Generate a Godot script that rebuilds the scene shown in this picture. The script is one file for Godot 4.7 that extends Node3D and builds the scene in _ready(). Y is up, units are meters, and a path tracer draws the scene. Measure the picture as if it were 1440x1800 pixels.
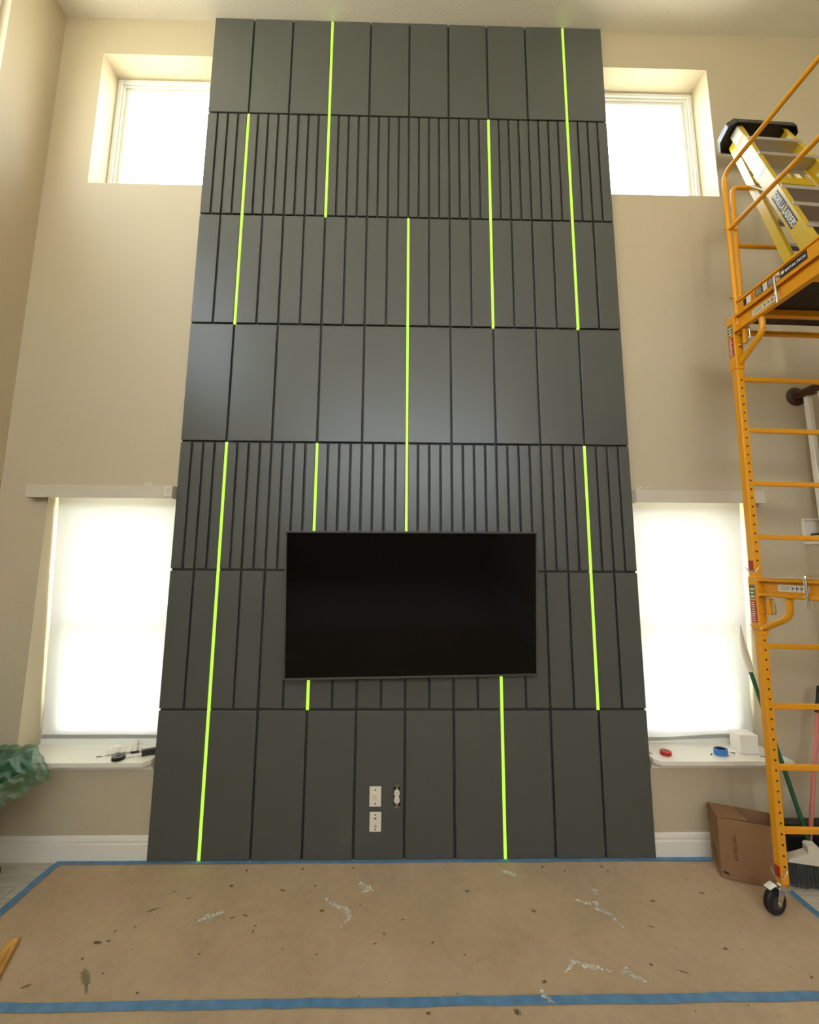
extends Node3D
# A two-storey living room: dark grey panelled feature wall with lime LED lines, a wall-mounted TV,
# four windows, a yellow rolling scaffold, and paper-covered floor.

var M := {}
var taken := {}
var rng := RandomNumberGenerator.new()

# ---------------------------------------------------------------- naming
func numbered(called: String) -> String:
	var n: int = taken.get(called, 0)
	taken[called] = n + 1
	return called if n == 0 else "%s_%03d" % [called, n]

func thing(called: String, label: String, category: String, at := Vector3.ZERO, rot := Vector3.ZERO, group := "") -> Node3D:
	var o := Node3D.new()
	o.name = numbered(called)
	add_child(o)
	o.position = at
	o.rotation = rot
	o.set_meta("label", label)
	o.set_meta("category", category)
	if group != "":
		o.set_meta("group", group)
	return o

func structure(called: String, label := "", category := "") -> Node3D:
	var o := Node3D.new()
	o.name = called
	add_child(o)
	o.set_meta("kind", "structure")
	if label != "":
		o.set_meta("label", label)
		o.set_meta("category", category)
	return o

func part(called: String, mesh: Mesh, mat: Material, parent: Node, xf := Transform3D.IDENTITY, label := "") -> MeshInstance3D:
	var o := MeshInstance3D.new()
	o.name = called
	o.mesh = mesh
	o.material_override = mat
	o.transform = xf
	parent.add_child(o, true)
	if label != "":
		o.set_meta("label", label)
	return o

func T(x: float, y: float, z: float, rx := 0.0, ry := 0.0, rz := 0.0) -> Transform3D:
	return Transform3D(Basis.from_euler(Vector3(rx, ry, rz)), Vector3(x, y, z))

# ---------------------------------------------------------------- mesh building
func mb() -> SurfaceTool:
	var st := SurfaceTool.new()
	st.begin(Mesh.PRIMITIVE_TRIANGLES)
	return st

func tri(st: SurfaceTool, a: Vector3, b: Vector3, c: Vector3, n: Vector3) -> void:
	if (b - a).cross(c - a).dot(n) > 0.0:
		var t := b
		b = c
		c = t
	for v: Vector3 in [a, b, c]:
		st.set_normal(n)
		st.add_vertex(v)

func tri_smooth(st: SurfaceTool, a: Vector3, b: Vector3, c: Vector3, na: Vector3, nb: Vector3, nc: Vector3) -> void:
	if (b - a).cross(c - a).dot(na + nb + nc) > 0.0:
		var t := b
		b = c
		c = t
		var u := nb
		nb = nc
		nc = u
	st.set_normal(na)
	st.add_vertex(a)
	st.set_normal(nb)
	st.add_vertex(b)
	st.set_normal(nc)
	st.add_vertex(c)

func poly(st: SurfaceTool, pts: Array, n: Vector3) -> void:
	for i in range(1, pts.size() - 1):
		tri(st, pts[0], pts[i], pts[i + 1], n)

# a box with all its edges chamfered by c
func cbox(st: SurfaceTool, xf: Transform3D, size: Vector3, c := 0.0) -> void:
	var h := size * 0.5
	c = minf(c, 0.45 * minf(size.x, minf(size.y, size.z)))
	for ax in 3:
		for s: float in [-1.0, 1.0]:
			var n := Vector3.ZERO
			n[ax] = s
			var u := (ax + 1) % 3
			var v := (ax + 2) % 3
			var pts := []
			for k: Array in [[-1, -1], [1, -1], [1, 1], [-1, 1]]:
				var p := Vector3.ZERO
				p[ax] = s * h[ax]
				p[u] = k[0] * (h[u] - c)
				p[v] = k[1] * (h[v] - c)
				pts.append(xf * p)
			poly(st, pts, (xf.basis * n).normalized())
	if c <= 0.0:
		return
	for ax in 3:
		var u := (ax + 1) % 3
		var v := (ax + 2) % 3
		for su: float in [-1.0, 1.0]:
			for sv: float in [-1.0, 1.0]:
				var n := Vector3.ZERO
				n[u] = su
				n[v] = sv
				var pts := []
				for k: Array in [[-1, 0], [1, 0], [1, 1], [-1, 1]]:
					var p := Vector3.ZERO
					p[ax] = k[0] * (h[ax] - c)
					p[u] = su * (h[u] - (c if k[1] == 0 else 0.0))
					p[v] = sv * (h[v] - (0.0 if k[1] == 0 else c))
					pts.append(xf * p)
				poly(st, pts, (xf.basis * n).normalized())
	for sx: float in [-1.0, 1.0]:
		for sy: float in [-1.0, 1.0]:
			for sz: float in [-1.0, 1.0]:
				var a := Vector3(sx * h.x, sy * (h.y - c), sz * (h.z - c))
				var b := Vector3(sx * (h.x - c), sy * h.y, sz * (h.z - c))
				var d := Vector3(sx * (h.x - c), sy * (h.y - c), sz * h.z)
				tri(st, xf * a, xf * b, xf * d, (xf.basis * Vector3(sx, sy, sz)).normalized())

# box from corner to corner
func span(st: SurfaceTool, a: Vector3, b: Vector3, c := 0.0) -> void:
	var lo := a.min(b)
	var hi := a.max(b)
	cbox(st, Transform3D(Basis.IDENTITY, (lo + hi) * 0.5), hi - lo, c)

func box_mesh(size: Vector3, c := 0.0) -> ArrayMesh:
	var st := mb()
	cbox(st, Transform3D.IDENTITY, size, c)
	return st.commit()

func span_mesh(a: Vector3, b: Vector3, c := 0.0) -> ArrayMesh:
	var st := mb()
	span(st, a, b, c)
	return st.commit()

# a round bar along a path; r may be a number or one radius for each point
func tube(st: SurfaceTool, path: Array, r, seg := 10, caps := true) -> void:
	var n := path.size()
	var rings := []
	var norms := []
	var up := Vector3.UP
	for i in n:
		var t: Vector3
		if i == 0:
			t = path[1] - path[0]
		elif i == n - 1:
			t = path[n - 1] - path[n - 2]
		else:
			t = (path[i + 1] - path[i]).normalized() + (path[i] - path[i - 1]).normalized()
		t = t.normalized()
		if i == 0:
			up = Vector3.UP if absf(t.y) < 0.9 else Vector3.RIGHT
		var side := t.cross(up).normalized()
		up = side.cross(t).normalized()
		var rad: float = r[i] if r is Array else r
		var ring := []
		var nn := []
		for k in seg:
			var a := TAU * k / seg
			var d := side * cos(a) + up * sin(a)
			ring.append(path[i] + d * rad)
			nn.append(d)
		rings.append(ring)
		norms.append(nn)
	for i in n - 1:
		for k in seg:
			var l := (k + 1) % seg
			tri_smooth(st, rings[i][k], rings[i + 1][k], rings[i + 1][l], norms[i][k], norms[i + 1][k], norms[i + 1][l])
			tri_smooth(st, rings[i][k], rings[i + 1][l], rings[i][l], norms[i][k], norms[i + 1][l], norms[i][l])
	if caps:
		poly(st, rings[0], (path[0] - path[1]).normalized())
		poly(st, rings[n - 1], (path[n - 1] - path[n - 2]).normalized())

func tube_mesh(path: Array, r, seg := 10) -> ArrayMesh:
	var st := mb()
	tube(st, path, r, seg)
	return st.commit()

# a path with its corners rounded
func rounded(pts: Array, rad: float, steps := 5) -> Array:
	var out := [pts[0]]
	for i in range(1, pts.size() - 1):
		var a: Vector3 = pts[i] + (pts[i - 1] - pts[i]).normalized() * rad
		var b: Vector3 = pts[i] + (pts[i + 1] - pts[i]).normalized() * rad
		for k in steps + 1:
			var t := float(k) / steps
			out.append(a.lerp(pts[i], t).lerp(pts[i].lerp(b, t), t))
	out.append(pts[-1])
	return out

# profile of (radius, height) pairs turned round the y axis, then placed by xf
func lathe(st: SurfaceTool, profile: Array, seg: int, xf := Transform3D.IDENTITY) -> void:
	for i in profile.size() - 1:
		var p: Vector2 = profile[i]
		var q: Vector2 = profile[i + 1]
		var d := q - p
		var nr := Vector2(d.y, -d.x).normalized()
		for k in seg:
			var a := TAU * k / seg
			var b := TAU * (k + 1) / seg
			var na := (xf.basis * Vector3(cos(a) * nr.x, nr.y, sin(a) * nr.x)).normalized()
			var nb := (xf.basis * Vector3(cos(b) * nr.x, nr.y, sin(b) * nr.x)).normalized()
			var p1 := xf * Vector3(cos(a) * p.x, p.y, sin(a) * p.x)
			var p2 := xf * Vector3(cos(b) * p.x, p.y, sin(b) * p.x)
			var q1 := xf * Vector3(cos(a) * q.x, q.y, sin(a) * q.x)
			var q2 := xf * Vector3(cos(b) * q.x, q.y, sin(b) * q.x)
			if q.x > 1e-5:
				tri_smooth(st, p1, q1, q2, na, na, nb)
			if p.x > 1e-5:
				tri_smooth(st, p1, q2, p2, na, nb, nb)

func lathe_mesh(profile: Array, seg: int, xf := Transform3D.IDENTITY) -> ArrayMesh:
	var st := mb()
	lathe(st, profile, seg, xf)
	return st.commit()

# outline in x-y extruded along z from z0 to z1
func prism(st: SurfaceTool, pts: Array, z0: float, z1: float, xf := Transform3D.IDENTITY) -> void:
	var poly2 := PackedVector2Array(pts)
	var idx := Geometry2D.triangulate_polygon(poly2)
	for s: int in [0, 1]:
		var z := z0 if s == 0 else z1
		var n := (xf.basis * Vector3(0, 0, -1 if s == 0 else 1) * signf(z1 - z0)).normalized()
		for i in range(0, idx.size(), 3):
			var a := poly2[idx[i]]
			var b := poly2[idx[i + 1]]
			var c := poly2[idx[i + 2]]
			tri(st, xf * Vector3(a.x, a.y, z), xf * Vector3(b.x, b.y, z), xf * Vector3(c.x, c.y, z), n)
	var cw := Geometry2D.is_polygon_clockwise(poly2)
	for i in poly2.size():
		var a := poly2[i]
		var b := poly2[(i + 1) % poly2.size()]
		var d := b - a
		var n2 := Vector2(-d.y, d.x) if cw else Vector2(d.y, -d.x)
		var n := (xf.basis * Vector3(n2.x, n2.y, 0)).normalized()
		poly(st, [xf * Vector3(a.x, a.y, z0), xf * Vector3(b.x, b.y, z0), xf * Vector3(b.x, b.y, z1), xf * Vector3(a.x, a.y, z1)], n)

func prism_mesh(pts: Array, z0: float, z1: float, xf := Transform3D.IDENTITY) -> ArrayMesh:
	var st := mb()
	prism(st, pts, z0, z1, xf)
	return st.commit()

# a smooth grid of points (rows of equal length)
func grid_mesh(rows: Array, uvs := []) -> ArrayMesh:
	var st := mb()
	var h := rows.size()
	var w: int = rows[0].size()
	for j in h:
		for i in w:
			var du: Vector3 = rows[j][mini(i + 1, w - 1)] - rows[j][maxi(i - 1, 0)]
			var dv: Vector3 = rows[mini(j + 1, h - 1)][i] - rows[maxi(j - 1, 0)][i]
			if uvs.size() > 0:
				st.set_uv(uvs[j][i])
			st.set_normal(dv.cross(du).normalized())
			st.add_vertex(rows[j][i])
	for j in h - 1:
		for i in w - 1:
			var a := j * w + i
			for k: int in [a, a + 1, a + w + 1, a, a + w + 1, a + w]:
				st.add_index(k)
	return st.commit()

func letters(text: String, height: float, depth: float, bold := true) -> TextMesh:
	var t := TextMesh.new()
	var f := SystemFont.new()
	f.font_names = PackedStringArray(["Droid Sans"])
	f.font_weight = 700 if bold else 400
	t.font = f
	t.text = text
	t.font_size = 32
	t.pixel_size = height / 24.0
	t.depth = depth
	t.curve_step = 2.0
	return t

# ---------------------------------------------------------------- materials
func srgb(r: int, g: int, b: int) -> Color:
	return Color8(r, g, b)

func mat(called: String, color: Color, rough: float, metal := 0.0) -> StandardMaterial3D:
	var m := StandardMaterial3D.new()
	m.resource_name = called
	m.albedo_color = color
	m.roughness = rough
	m.metallic = metal
	M[called] = m
	return m

func noise(freq: float, octaves := 3, kind := FastNoiseLite.TYPE_SIMPLEX_SMOOTH, sd := 1) -> FastNoiseLite:
	var n := FastNoiseLite.new()
	n.noise_type = kind
	n.frequency = freq
	n.fractal_octaves = octaves
	n.seed = sd
	return n

func noise_tex(freq: float, size: int, octaves := 3, sd := 1, ramp: Gradient = null) -> NoiseTexture2D:
	var t := NoiseTexture2D.new()
	t.width = size
	t.height = size
	t.seamless = true
	t.noise = noise(freq, octaves, FastNoiseLite.TYPE_SIMPLEX_SMOOTH, sd)
	if ramp:
		t.color_ramp = ramp
	return t

func two_tone(a: Color, b: Color) -> Gradient:
	var g := Gradient.new()
	g.set_color(0, a)
	g.set_color(1, b)
	return g

# fine orange-peel relief for painted surfaces
func painted(m: StandardMaterial3D, relief: Texture2D, deep: float, scale: float) -> void:
	m.normal_enabled = true
	m.normal_texture = relief
	m.normal_scale = deep
	m.uv1_triplanar = true
	m.uv1_world_triplanar = true
	m.uv1_scale = Vector3.ONE * scale

func make_materials() -> void:
	var peel := noise_tex(0.06, 512, 3, 5)
	peel.as_normal_map = true
	peel.bump_strength = 4.0
	var w := mat("wall_paint", srgb(196, 182, 154), 0.75)
	painted(w, peel, 0.14, 1.6)
	var c := mat("ceiling_paint", srgb(236, 229, 214), 0.85)
	painted(c, peel, 0.3, 2.2)
	mat("white_trim", srgb(236, 230, 216), 0.35)
	mat("white_vinyl", srgb(240, 240, 236), 0.4)
	mat("panel_paint", srgb(80, 82, 78), 0.35)
	M.panel_paint.metallic_specular = 0.55
	mat("backing_paint", srgb(50, 50, 48), 0.6)
	mat("led_channel", srgb(200, 205, 200), 0.5)
	var led := mat("led_glow", srgb(120, 160, 60), 0.5)
	led.emission_enabled = true
	led.emission = Color(0.58, 1.0, 0.085).linear_to_srgb()
	led.emission_energy_multiplier = 1.1
	mat("tv_plastic", srgb(72, 74, 72), 0.4)
	var scr := mat("tv_screen", srgb(4, 4, 5), 0.06)
	scr.metallic_specular = 0.32
	mat("black_steel", srgb(26, 26, 27), 0.45, 0.4)
	var glass := mat("window_glass", Color(0.9, 0.95, 0.95, 0.06), 0.02)
	glass.transparency = BaseMaterial3D.TRANSPARENCY_ALPHA
	var fabric := mat("shade_fabric", srgb(246, 245, 238), 0.9)
	fabric.backlight_enabled = true
	fabric.backlight = Color(0.48, 0.48, 0.468)
	mat("valance_fabric", srgb(206, 196, 176), 0.7)
	mat("hem_metal", srgb(170, 168, 160), 0.4)
	# kraft paper is made in make_paper()
	mat("blue_tape", srgb(104, 150, 192), 0.6)
	M.blue_tape.albedo_texture = noise_tex(0.02, 256, 4, 12, two_tone(Color(0.82, 0.84, 0.86), Color(1, 1, 1)))
	M.blue_tape.uv1_triplanar = true
	M.blue_tape.uv1_world_triplanar = true
	M.blue_tape.uv1_scale = Vector3.ONE * 2.0
	for k in 3:
		var p := mat("plank_%d" % k, [srgb(222, 214, 196), srgb(214, 207, 190), srgb(228, 220, 203)][k], 0.4)
		p.albedo_texture = noise_tex(0.02, 256, 4, 20 + k, two_tone(Color(0.84, 0.83, 0.8), Color(1, 1, 1)))
		p.uv1_triplanar = true
		p.uv1_scale = Vector3(0.6, 3.0, 5.0)
	mat("grout", srgb(150, 146, 136), 0.8)
	mat("scaffold_yellow", srgb(236, 160, 24), 0.36)
	mat("hole_dark", srgb(40, 14, 8), 0.8)
	mat("chrome", srgb(216, 214, 208), 0.22, 1.0)
	mat("rubber", srgb(20, 20, 20), 0.55)
	mat("wheel_hub", srgb(60, 60, 60), 0.5)
	var ply := mat("plywood_dark", srgb(64, 52, 40), 0.7)
	ply.albedo_texture = noise_tex(0.015, 256, 4, 31, two_tone(Color(0.7, 0.68, 0.66), Color(1, 1, 1)))
	ply.uv1_triplanar = true
	ply.uv1_scale = Vector3(2, 2, 0.5)
	mat("sticker_red", srgb(176, 44, 34), 0.5)
	mat("sticker_green", srgb(110, 118, 48), 0.5)
	mat("sticker_white", srgb(232, 222, 206), 0.5)
	mat("sticker_black", srgb(34, 26, 22), 0.5)
	mat("sticker_orange", srgb(210, 110, 30), 0.5)
	mat("ladder_yellow", srgb(208, 174, 36), 0.38)
	mat("ladder_black", srgb(34, 32, 32), 0.4)
	mat("aluminium", srgb(196, 190, 184), 0.42, 0.75)
	mat("label_silver", srgb(214, 210, 196), 0.4)
	mat("print_white", srgb(236, 232, 224), 0.5)
	var card := mat("cardboard", srgb(156, 118, 82), 0.85)
	card.albedo_texture = noise_tex(0.01, 256, 4, 41, two_tone(Color(0.9, 0.89, 0.88), Color(1, 1, 1)))
	card.uv1_triplanar = true
	mat("box_print", srgb(92, 50, 36), 0.8)
	mat("box_dark_mark", srgb(52, 28, 24), 0.8)
	mat("dark_walnut", srgb(64, 40, 28), 0.4)
	mat("broom_green", srgb(24, 84, 54), 0.35)
	mat("broom_pink", srgb(214, 122, 112), 0.4)
	mat("broom_white", srgb(226, 216, 194), 0.45)
	mat("bristle_grey", srgb(92, 94, 92), 0.8)
	mat("black_plastic", srgb(30, 30, 30), 0.45)
	mat("plate_white", srgb(238, 230, 214), 0.35)
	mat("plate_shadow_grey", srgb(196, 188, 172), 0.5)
	mat("slot_dark", srgb(24, 22, 20), 0.7)
	mat("zinc", srgb(150, 148, 142), 0.4, 0.8)
	mat("tape_blue_roll", srgb(66, 128, 210), 0.55)
	mat("tape_core", srgb(38, 62, 110), 0.7)
	mat("tape_red_roll", srgb(186, 40, 36), 0.5)
	mat("red_core", srgb(150, 130, 118), 0.7)
	mat("tape_black_roll", srgb(26, 24, 22), 0.4)
	mat("black_core", srgb(110, 92, 70), 0.6)
	mat("paper_white", srgb(240, 234, 222), 0.8)
	mat("sponge_grey", srgb(74, 66, 58), 0.9)
	var wood := mat("pine", srgb(240, 186, 96), 0.6)
	wood.albedo_texture = noise_tex(0.012, 256, 4, 51, two_tone(Color(0.76, 0.7, 0.6), Color(1, 1, 1)))
	wood.uv1_triplanar = true
	wood.uv1_scale = Vector3(8, 8, 1.5)
	var green := mat("green_film", Color(0.07, 0.42, 0.28, 0.5), 0.27)
	green.transparency = BaseMaterial3D.TRANSPARENCY_ALPHA
	green.clearcoat_enabled = true
	green.clearcoat_roughness = 0.03
	mat("dark_wood", srgb(44, 38, 34), 0.4)
	var film := mat("clear_film", Color(1.0, 0.98, 0.93, 0.5), 0.27)
	film.transparency = BaseMaterial3D.TRANSPARENCY_ALPHA
	film.clearcoat_enabled = true
	film.clearcoat_roughness = 0.06

# kraft paper with its drips, scuffs and dirt where the photograph has them
func make_paper(called: String, sd: int, size_m: Vector2, z0: float, marks: Array) -> void:
	var w := 2048
	var h := 400
	var big := noise(0.004, 3, FastNoiseLite.TYPE_SIMPLEX_SMOOTH, sd).get_image(w, h).get_data()
	var mid := noise(0.03, 4, FastNoiseLite.TYPE_SIMPLEX_SMOOTH, sd + 1).get_image(w, h).get_data()
	var fine := noise(0.35, 2, FastNoiseLite.TYPE_SIMPLEX_SMOOTH, sd + 2).get_image(w, h).get_data()
	var data := PackedByteArray()
	data.resize(w * h * 3)
	for i in w * h:
		var v := 0.93 + (big[i] - 128) * 0.0003 + (mid[i] - 128) * 0.00022 + (fine[i] - 128) * 0.0004
		data[3 * i] = int(clampf(204 * v, 0, 255))
		data[3 * i + 1] = int(clampf(177 * v, 0, 255))
		data[3 * i + 2] = int(clampf(143 * v, 0, 255))
	var img := Image.create_from_data(w, h, false, Image.FORMAT_RGB8, data)
	var wob := noise(0.25, 3, FastNoiseLite.TYPE_SIMPLEX_SMOOTH, sd + 3)
	for k: Array in marks:
		# x, z, half length, half width (m), turn, colour
		var cx := (float(k[0]) + 2.03) / size_m.x * w
		var cy := (float(k[1]) - z0) / size_m.y * h
		var sx := w / size_m.x
		var sy := h / size_m.y
		var reach := int(maxf(k[2], k[3]) * 1.6 * sx) + 3
		for y in range(int(cy) - reach, int(cy) + reach + 1):
			for x in range(int(cx) - reach, int(cx) + reach + 1):
				if x < 0 or y < 0 or x >= w or y >= h:
					continue
				var p := Vector2((x - cx) / sx, (y - cy) / sy).rotated(-float(k[4]))
				var e := sqrt(pow(p.x / k[2], 2) + pow(p.y / k[3], 2)) + 0.7 * wob.get_noise_2d(x, y)
				if e < 1.0:
					img.set_pixel(x, y, img.get_pixel(x, y).lerp(k[5], k[5].a))
	img.generate_mipmaps()
	var m := mat(called, Color.WHITE, 0.8)
	m.albedo_texture = ImageTexture.create_from_image(img)

# ---------------------------------------------------------------- scene
func _ready() -> void:
	rng.seed = 7
	# camera
	var cam := Camera3D.new()
	cam.name = "camera"
	cam.fov = rad_to_deg(2.0 * atan(900.0 / 720.0))
	cam.position = Vector3(-0.0274, 1.7436, 2.7031)
	cam.rotation = Vector3(0.13323, -0.01776, 0.00574)
	cam.near = 0.02
	cam.far = 200.0
	add_child(cam)
	cam.current = true
	# sky: bright white overcast
	var world := WorldEnvironment.new()
	world.name = "world"
	var env := Environment.new()
	env.background_mode = Environment.BG_SKY
	var sky := Sky.new()
	var air := ProceduralSkyMaterial.new()
	air.sky_top_color = Color(0.90, 0.95, 1.0)
	air.sky_horizon_color = Color(1.0, 1.0, 0.98)
	air.ground_bottom_color = Color(0.90, 0.90, 0.82)
	air.ground_horizon_color = Color(0.94, 0.94, 0.88)
	air.energy_multiplier = 15.0
	sky.sky_material = air
	env.sky = sky
	env.ambient_light_source = Environment.AMBIENT_SOURCE_SKY
	env.tonemap_mode = Environment.TONE_MAPPER_LINEAR
	env.tonemap_exposure = 0.86
	env.sdfgi_enabled = true
	env.ssao_enabled = true
	env.ssil_enabled = true
	world.environment = env
	add_child(world)

	make_materials()
	build_room()
	build_windows()
	build_panelling()
	build_stair()
	build_floor_covering()
	build_leds()
	build_tv()
	build_plates()
	build_shades()
	build_scaffold()
	build_ladder()
	build_box()
	build_brooms()
	build_table()
	build_sill_things()
	build_scraps()

const CEIL := 6.022
const BACK := -0.025
const REAR := 7.6
const LEFT := -2.70
const HALF := 2.705
const FAR_RIGHT := 3.95

# ---------------------------------------------------------------- room shell
# a wall in the x-y plane (front face at z1, back at z0) with rectangular openings [x0, x1, y0, y1]
func holed(st: SurfaceTool, x0: float, x1: float, y0: float, y1: float, z0: float, z1: float, holes: Array, xf := Transform3D.IDENTITY) -> void:
	var xs := [x0, x1]
	var ys := [y0, y1]
	for h: Array in holes:
		xs.append_array([h[0], h[1]])
		ys.append_array([h[2], h[3]])
	xs.sort()
	ys.sort()
	for j in ys.size() - 1:
		if ys[j + 1] - ys[j] < 1e-4:
			continue
		var run := -1
		for i in xs.size():
			var solid := false
			if i < xs.size() - 1 and xs[i + 1] - xs[i] > 1e-4:
				solid = true
				var mx: float = (xs[i] + xs[i + 1]) * 0.5
				var my: float = (ys[j] + ys[j + 1]) * 0.5
				for h: Array in holes:
					if mx > h[0] and mx < h[1] and my > h[2] and my < h[3]:
						solid = false
			elif i < xs.size() - 1:
				continue
			if solid and run < 0:
				run = i
			if not solid and run >= 0:
				cbox(st, xf * Transform3D(Basis.IDENTITY, Vector3((xs[run] + xs[i]) * 0.5, (ys[j] + ys[j + 1]) * 0.5, (z0 + z1) * 0.5)), Vector3(xs[i] - xs[run], ys[j + 1] - ys[j], z1 - z0))
				run = -1

const HOLES := [[-2.38, -1.5, 4.553, 5.688], [1.5, 2.37, 4.553, 5.688], [-2.38, -1.5, 0.575, 2.25], [1.5, 2.355, 0.575, 2.25]]

func build_room() -> void:
	var st := mb()
	holed(st, LEFT - 0.2, FAR_RIGHT + 0.2, -0.1, CEIL + 0.05, BACK - 0.21, BACK, HOLES)
	var w := structure("wall_back")
	part("plaster", st.commit(), M.wall_paint, w)
	# left wall, with high windows; the first just shows at the left edge of the picture
	st = mb()
	var turn := Transform3D(Basis.from_euler(Vector3(0, PI / 2, 0)), Vector3(LEFT, 0, 0))
	var side_holes := [[-1.35, -0.365, 4.553, 5.688], [-3.4, -1.9, 4.0, 5.688]]
	holed(st, -REAR, -BACK, -0.1, CEIL + 0.05, -0.2, 0.0, side_holes, turn)
	var wl := structure("wall_left")
	part("plaster", st.commit(), M.wall_paint, wl)
	# rear wall behind the camera
	st = mb()
	var rear_holes := [[-2.2, -0.9, 3.3, 5.7], [-0.5, 0.8, 3.3, 5.7], [1.2, 2.5, 3.3, 5.7]]
	holed(st, LEFT - 0.2, FAR_RIGHT + 0.2, -0.1, CEIL + 0.05, REAR, REAR + 0.2, rear_holes)
	var wr := structure("wall_rear")
	part("plaster", st.commit(), M.wall_paint, wr)
	var k := 5
	for h: Array in rear_holes:
		side_window("window_%d" % k, Transform3D(Basis.IDENTITY, Vector3(0, 0, REAR + 0.1)), h)
		k += 1
	for h: Array in side_holes:
		side_window("window_%d" % k, turn * Transform3D(Basis.IDENTITY, Vector3(0, 0, -0.1)), h)
		k += 1
	# right: full-height outer wall of the stair, and the half wall beside the scaffold
	var ws := structure("wall_stair")
	part("plaster", span_mesh(Vector3(FAR_RIGHT, -0.1, BACK), Vector3(FAR_RIGHT + 0.2, CEIL + 0.05, REAR)), M.wall_paint, ws)
	var wh := structure("wall_right")
	part("plaster", span_mesh(Vector3(HALF, -0.1, BACK), Vector3(HALF + 0.12, 1.905, REAR)), M.wall_paint, wh)
	var cl := structure("ceiling")
	part("plaster", span_mesh(Vector3(LEFT - 0.2, CEIL, BACK - 0.2), Vector3(FAR_RIGHT + 0.2, CEIL + 0.2, REAR + 0.2)), M.ceiling_paint, cl)
	# floor: light wood-look planks over a slab
	var fl := structure("floor")
	part("slab", span_mesh(Vector3(LEFT - 0.1, -0.2, BACK - 0.1), Vector3(HALF + 0.05, -0.012, REAR + 0.1)), M.grout, fl)
	var meshes := {}
	var z := BACK
	var row := 0
	while z < REAR - 0.01:
		var x: float = LEFT - [0.0, 0.62, 0.31][row % 3]
		while x < HALF:
			var a := maxf(x, LEFT)
			var b := minf(x + 1.2, HALF)
			var d := minf(0.2, REAR - z)
			if b - a > 0.02:
				var key := "%.3f_%.3f" % [b - a, d]
				if not meshes.has(key):
					meshes[key] = box_mesh(Vector3(b - a - 0.004, 0.012, d - 0.004), 0.0015)
				part("plank", meshes[key], M["plank_%d" % ((row * 7 + int(x * 3.0) + 30) % 3)], fl, T((a + b) / 2, -0.006, z + d / 2))
			x += 1.2
		z += 0.2
		row += 1
	# baseboards: tall board, stepped moulding on top
	for e: Array in [["baseboard_back_left", LEFT, -1.527], ["baseboard_back_right", 1.527, HALF]]:
		baseboard(e[0], Vector3(e[1], 0, BACK), e[2] - e[1], 0.0)
	baseboard("baseboard_left", Vector3(LEFT, 0, REAR), REAR - BACK, PI / 2)
	baseboard("baseboard_right", Vector3(HALF, 0, BACK), REAR - BACK, -PI / 2)

func baseboard(called: String, at: Vector3, long: float, turn: float) -> void:
	var b := structure(called)
	b.position = at
	b.rotation.y = turn
	# profile in (z, y), swept along x
	var prof := [Vector2(0, 0), Vector2(0.016, 0), Vector2(0.016, 0.092), Vector2(0.012, 0.098), Vector2(0.012, 0.108), Vector2(0.014, 0.112), Vector2(0.009, 0.128), Vector2(0.004, 0.134), Vector2(0, 0.136)]
	var st := mb()
	prism(st, prof, 0.0, long, Transform3D(Basis(Vector3(0, 0, 1), Vector3(0, 1, 0), Vector3(1, 0, 0)), Vector3.ZERO))
	part("board", st.commit(), M.white_trim, b)

func frame_bars(x0: float, x1: float, y0: float, y1: float, wide: float, z0: float, z1: float, c := 0.003) -> ArrayMesh:
	var st := mb()
	span(st, Vector3(x0, y0, z0), Vector3(x0 + wide, y1, z1), c)
	span(st, Vector3(x1 - wide, y0, z0), Vector3(x1, y1, z1), c)
	span(st, Vector3(x0 + wide, y1 - wide, z0), Vector3(x1 - wide, y1, z1), c)
	span(st, Vector3(x0 + wide, y0, z0), Vector3(x1 - wide, y0 + wide, z1), c)
	return st.commit()

func side_window(called: String, xf: Transform3D, h: Array) -> void:
	var w := structure(called)
	w.transform = xf
	part("window_frame", frame_bars(h[0], h[1], h[2], h[3], 0.06, -0.04, 0.04), M.white_vinyl, w)
	part("pane", span_mesh(Vector3(h[0] + 0.05, h[2] + 0.05, -0.004), Vector3(h[1] - 0.05, h[3] - 0.05, 0.004)), M.window_glass, w)

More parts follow.
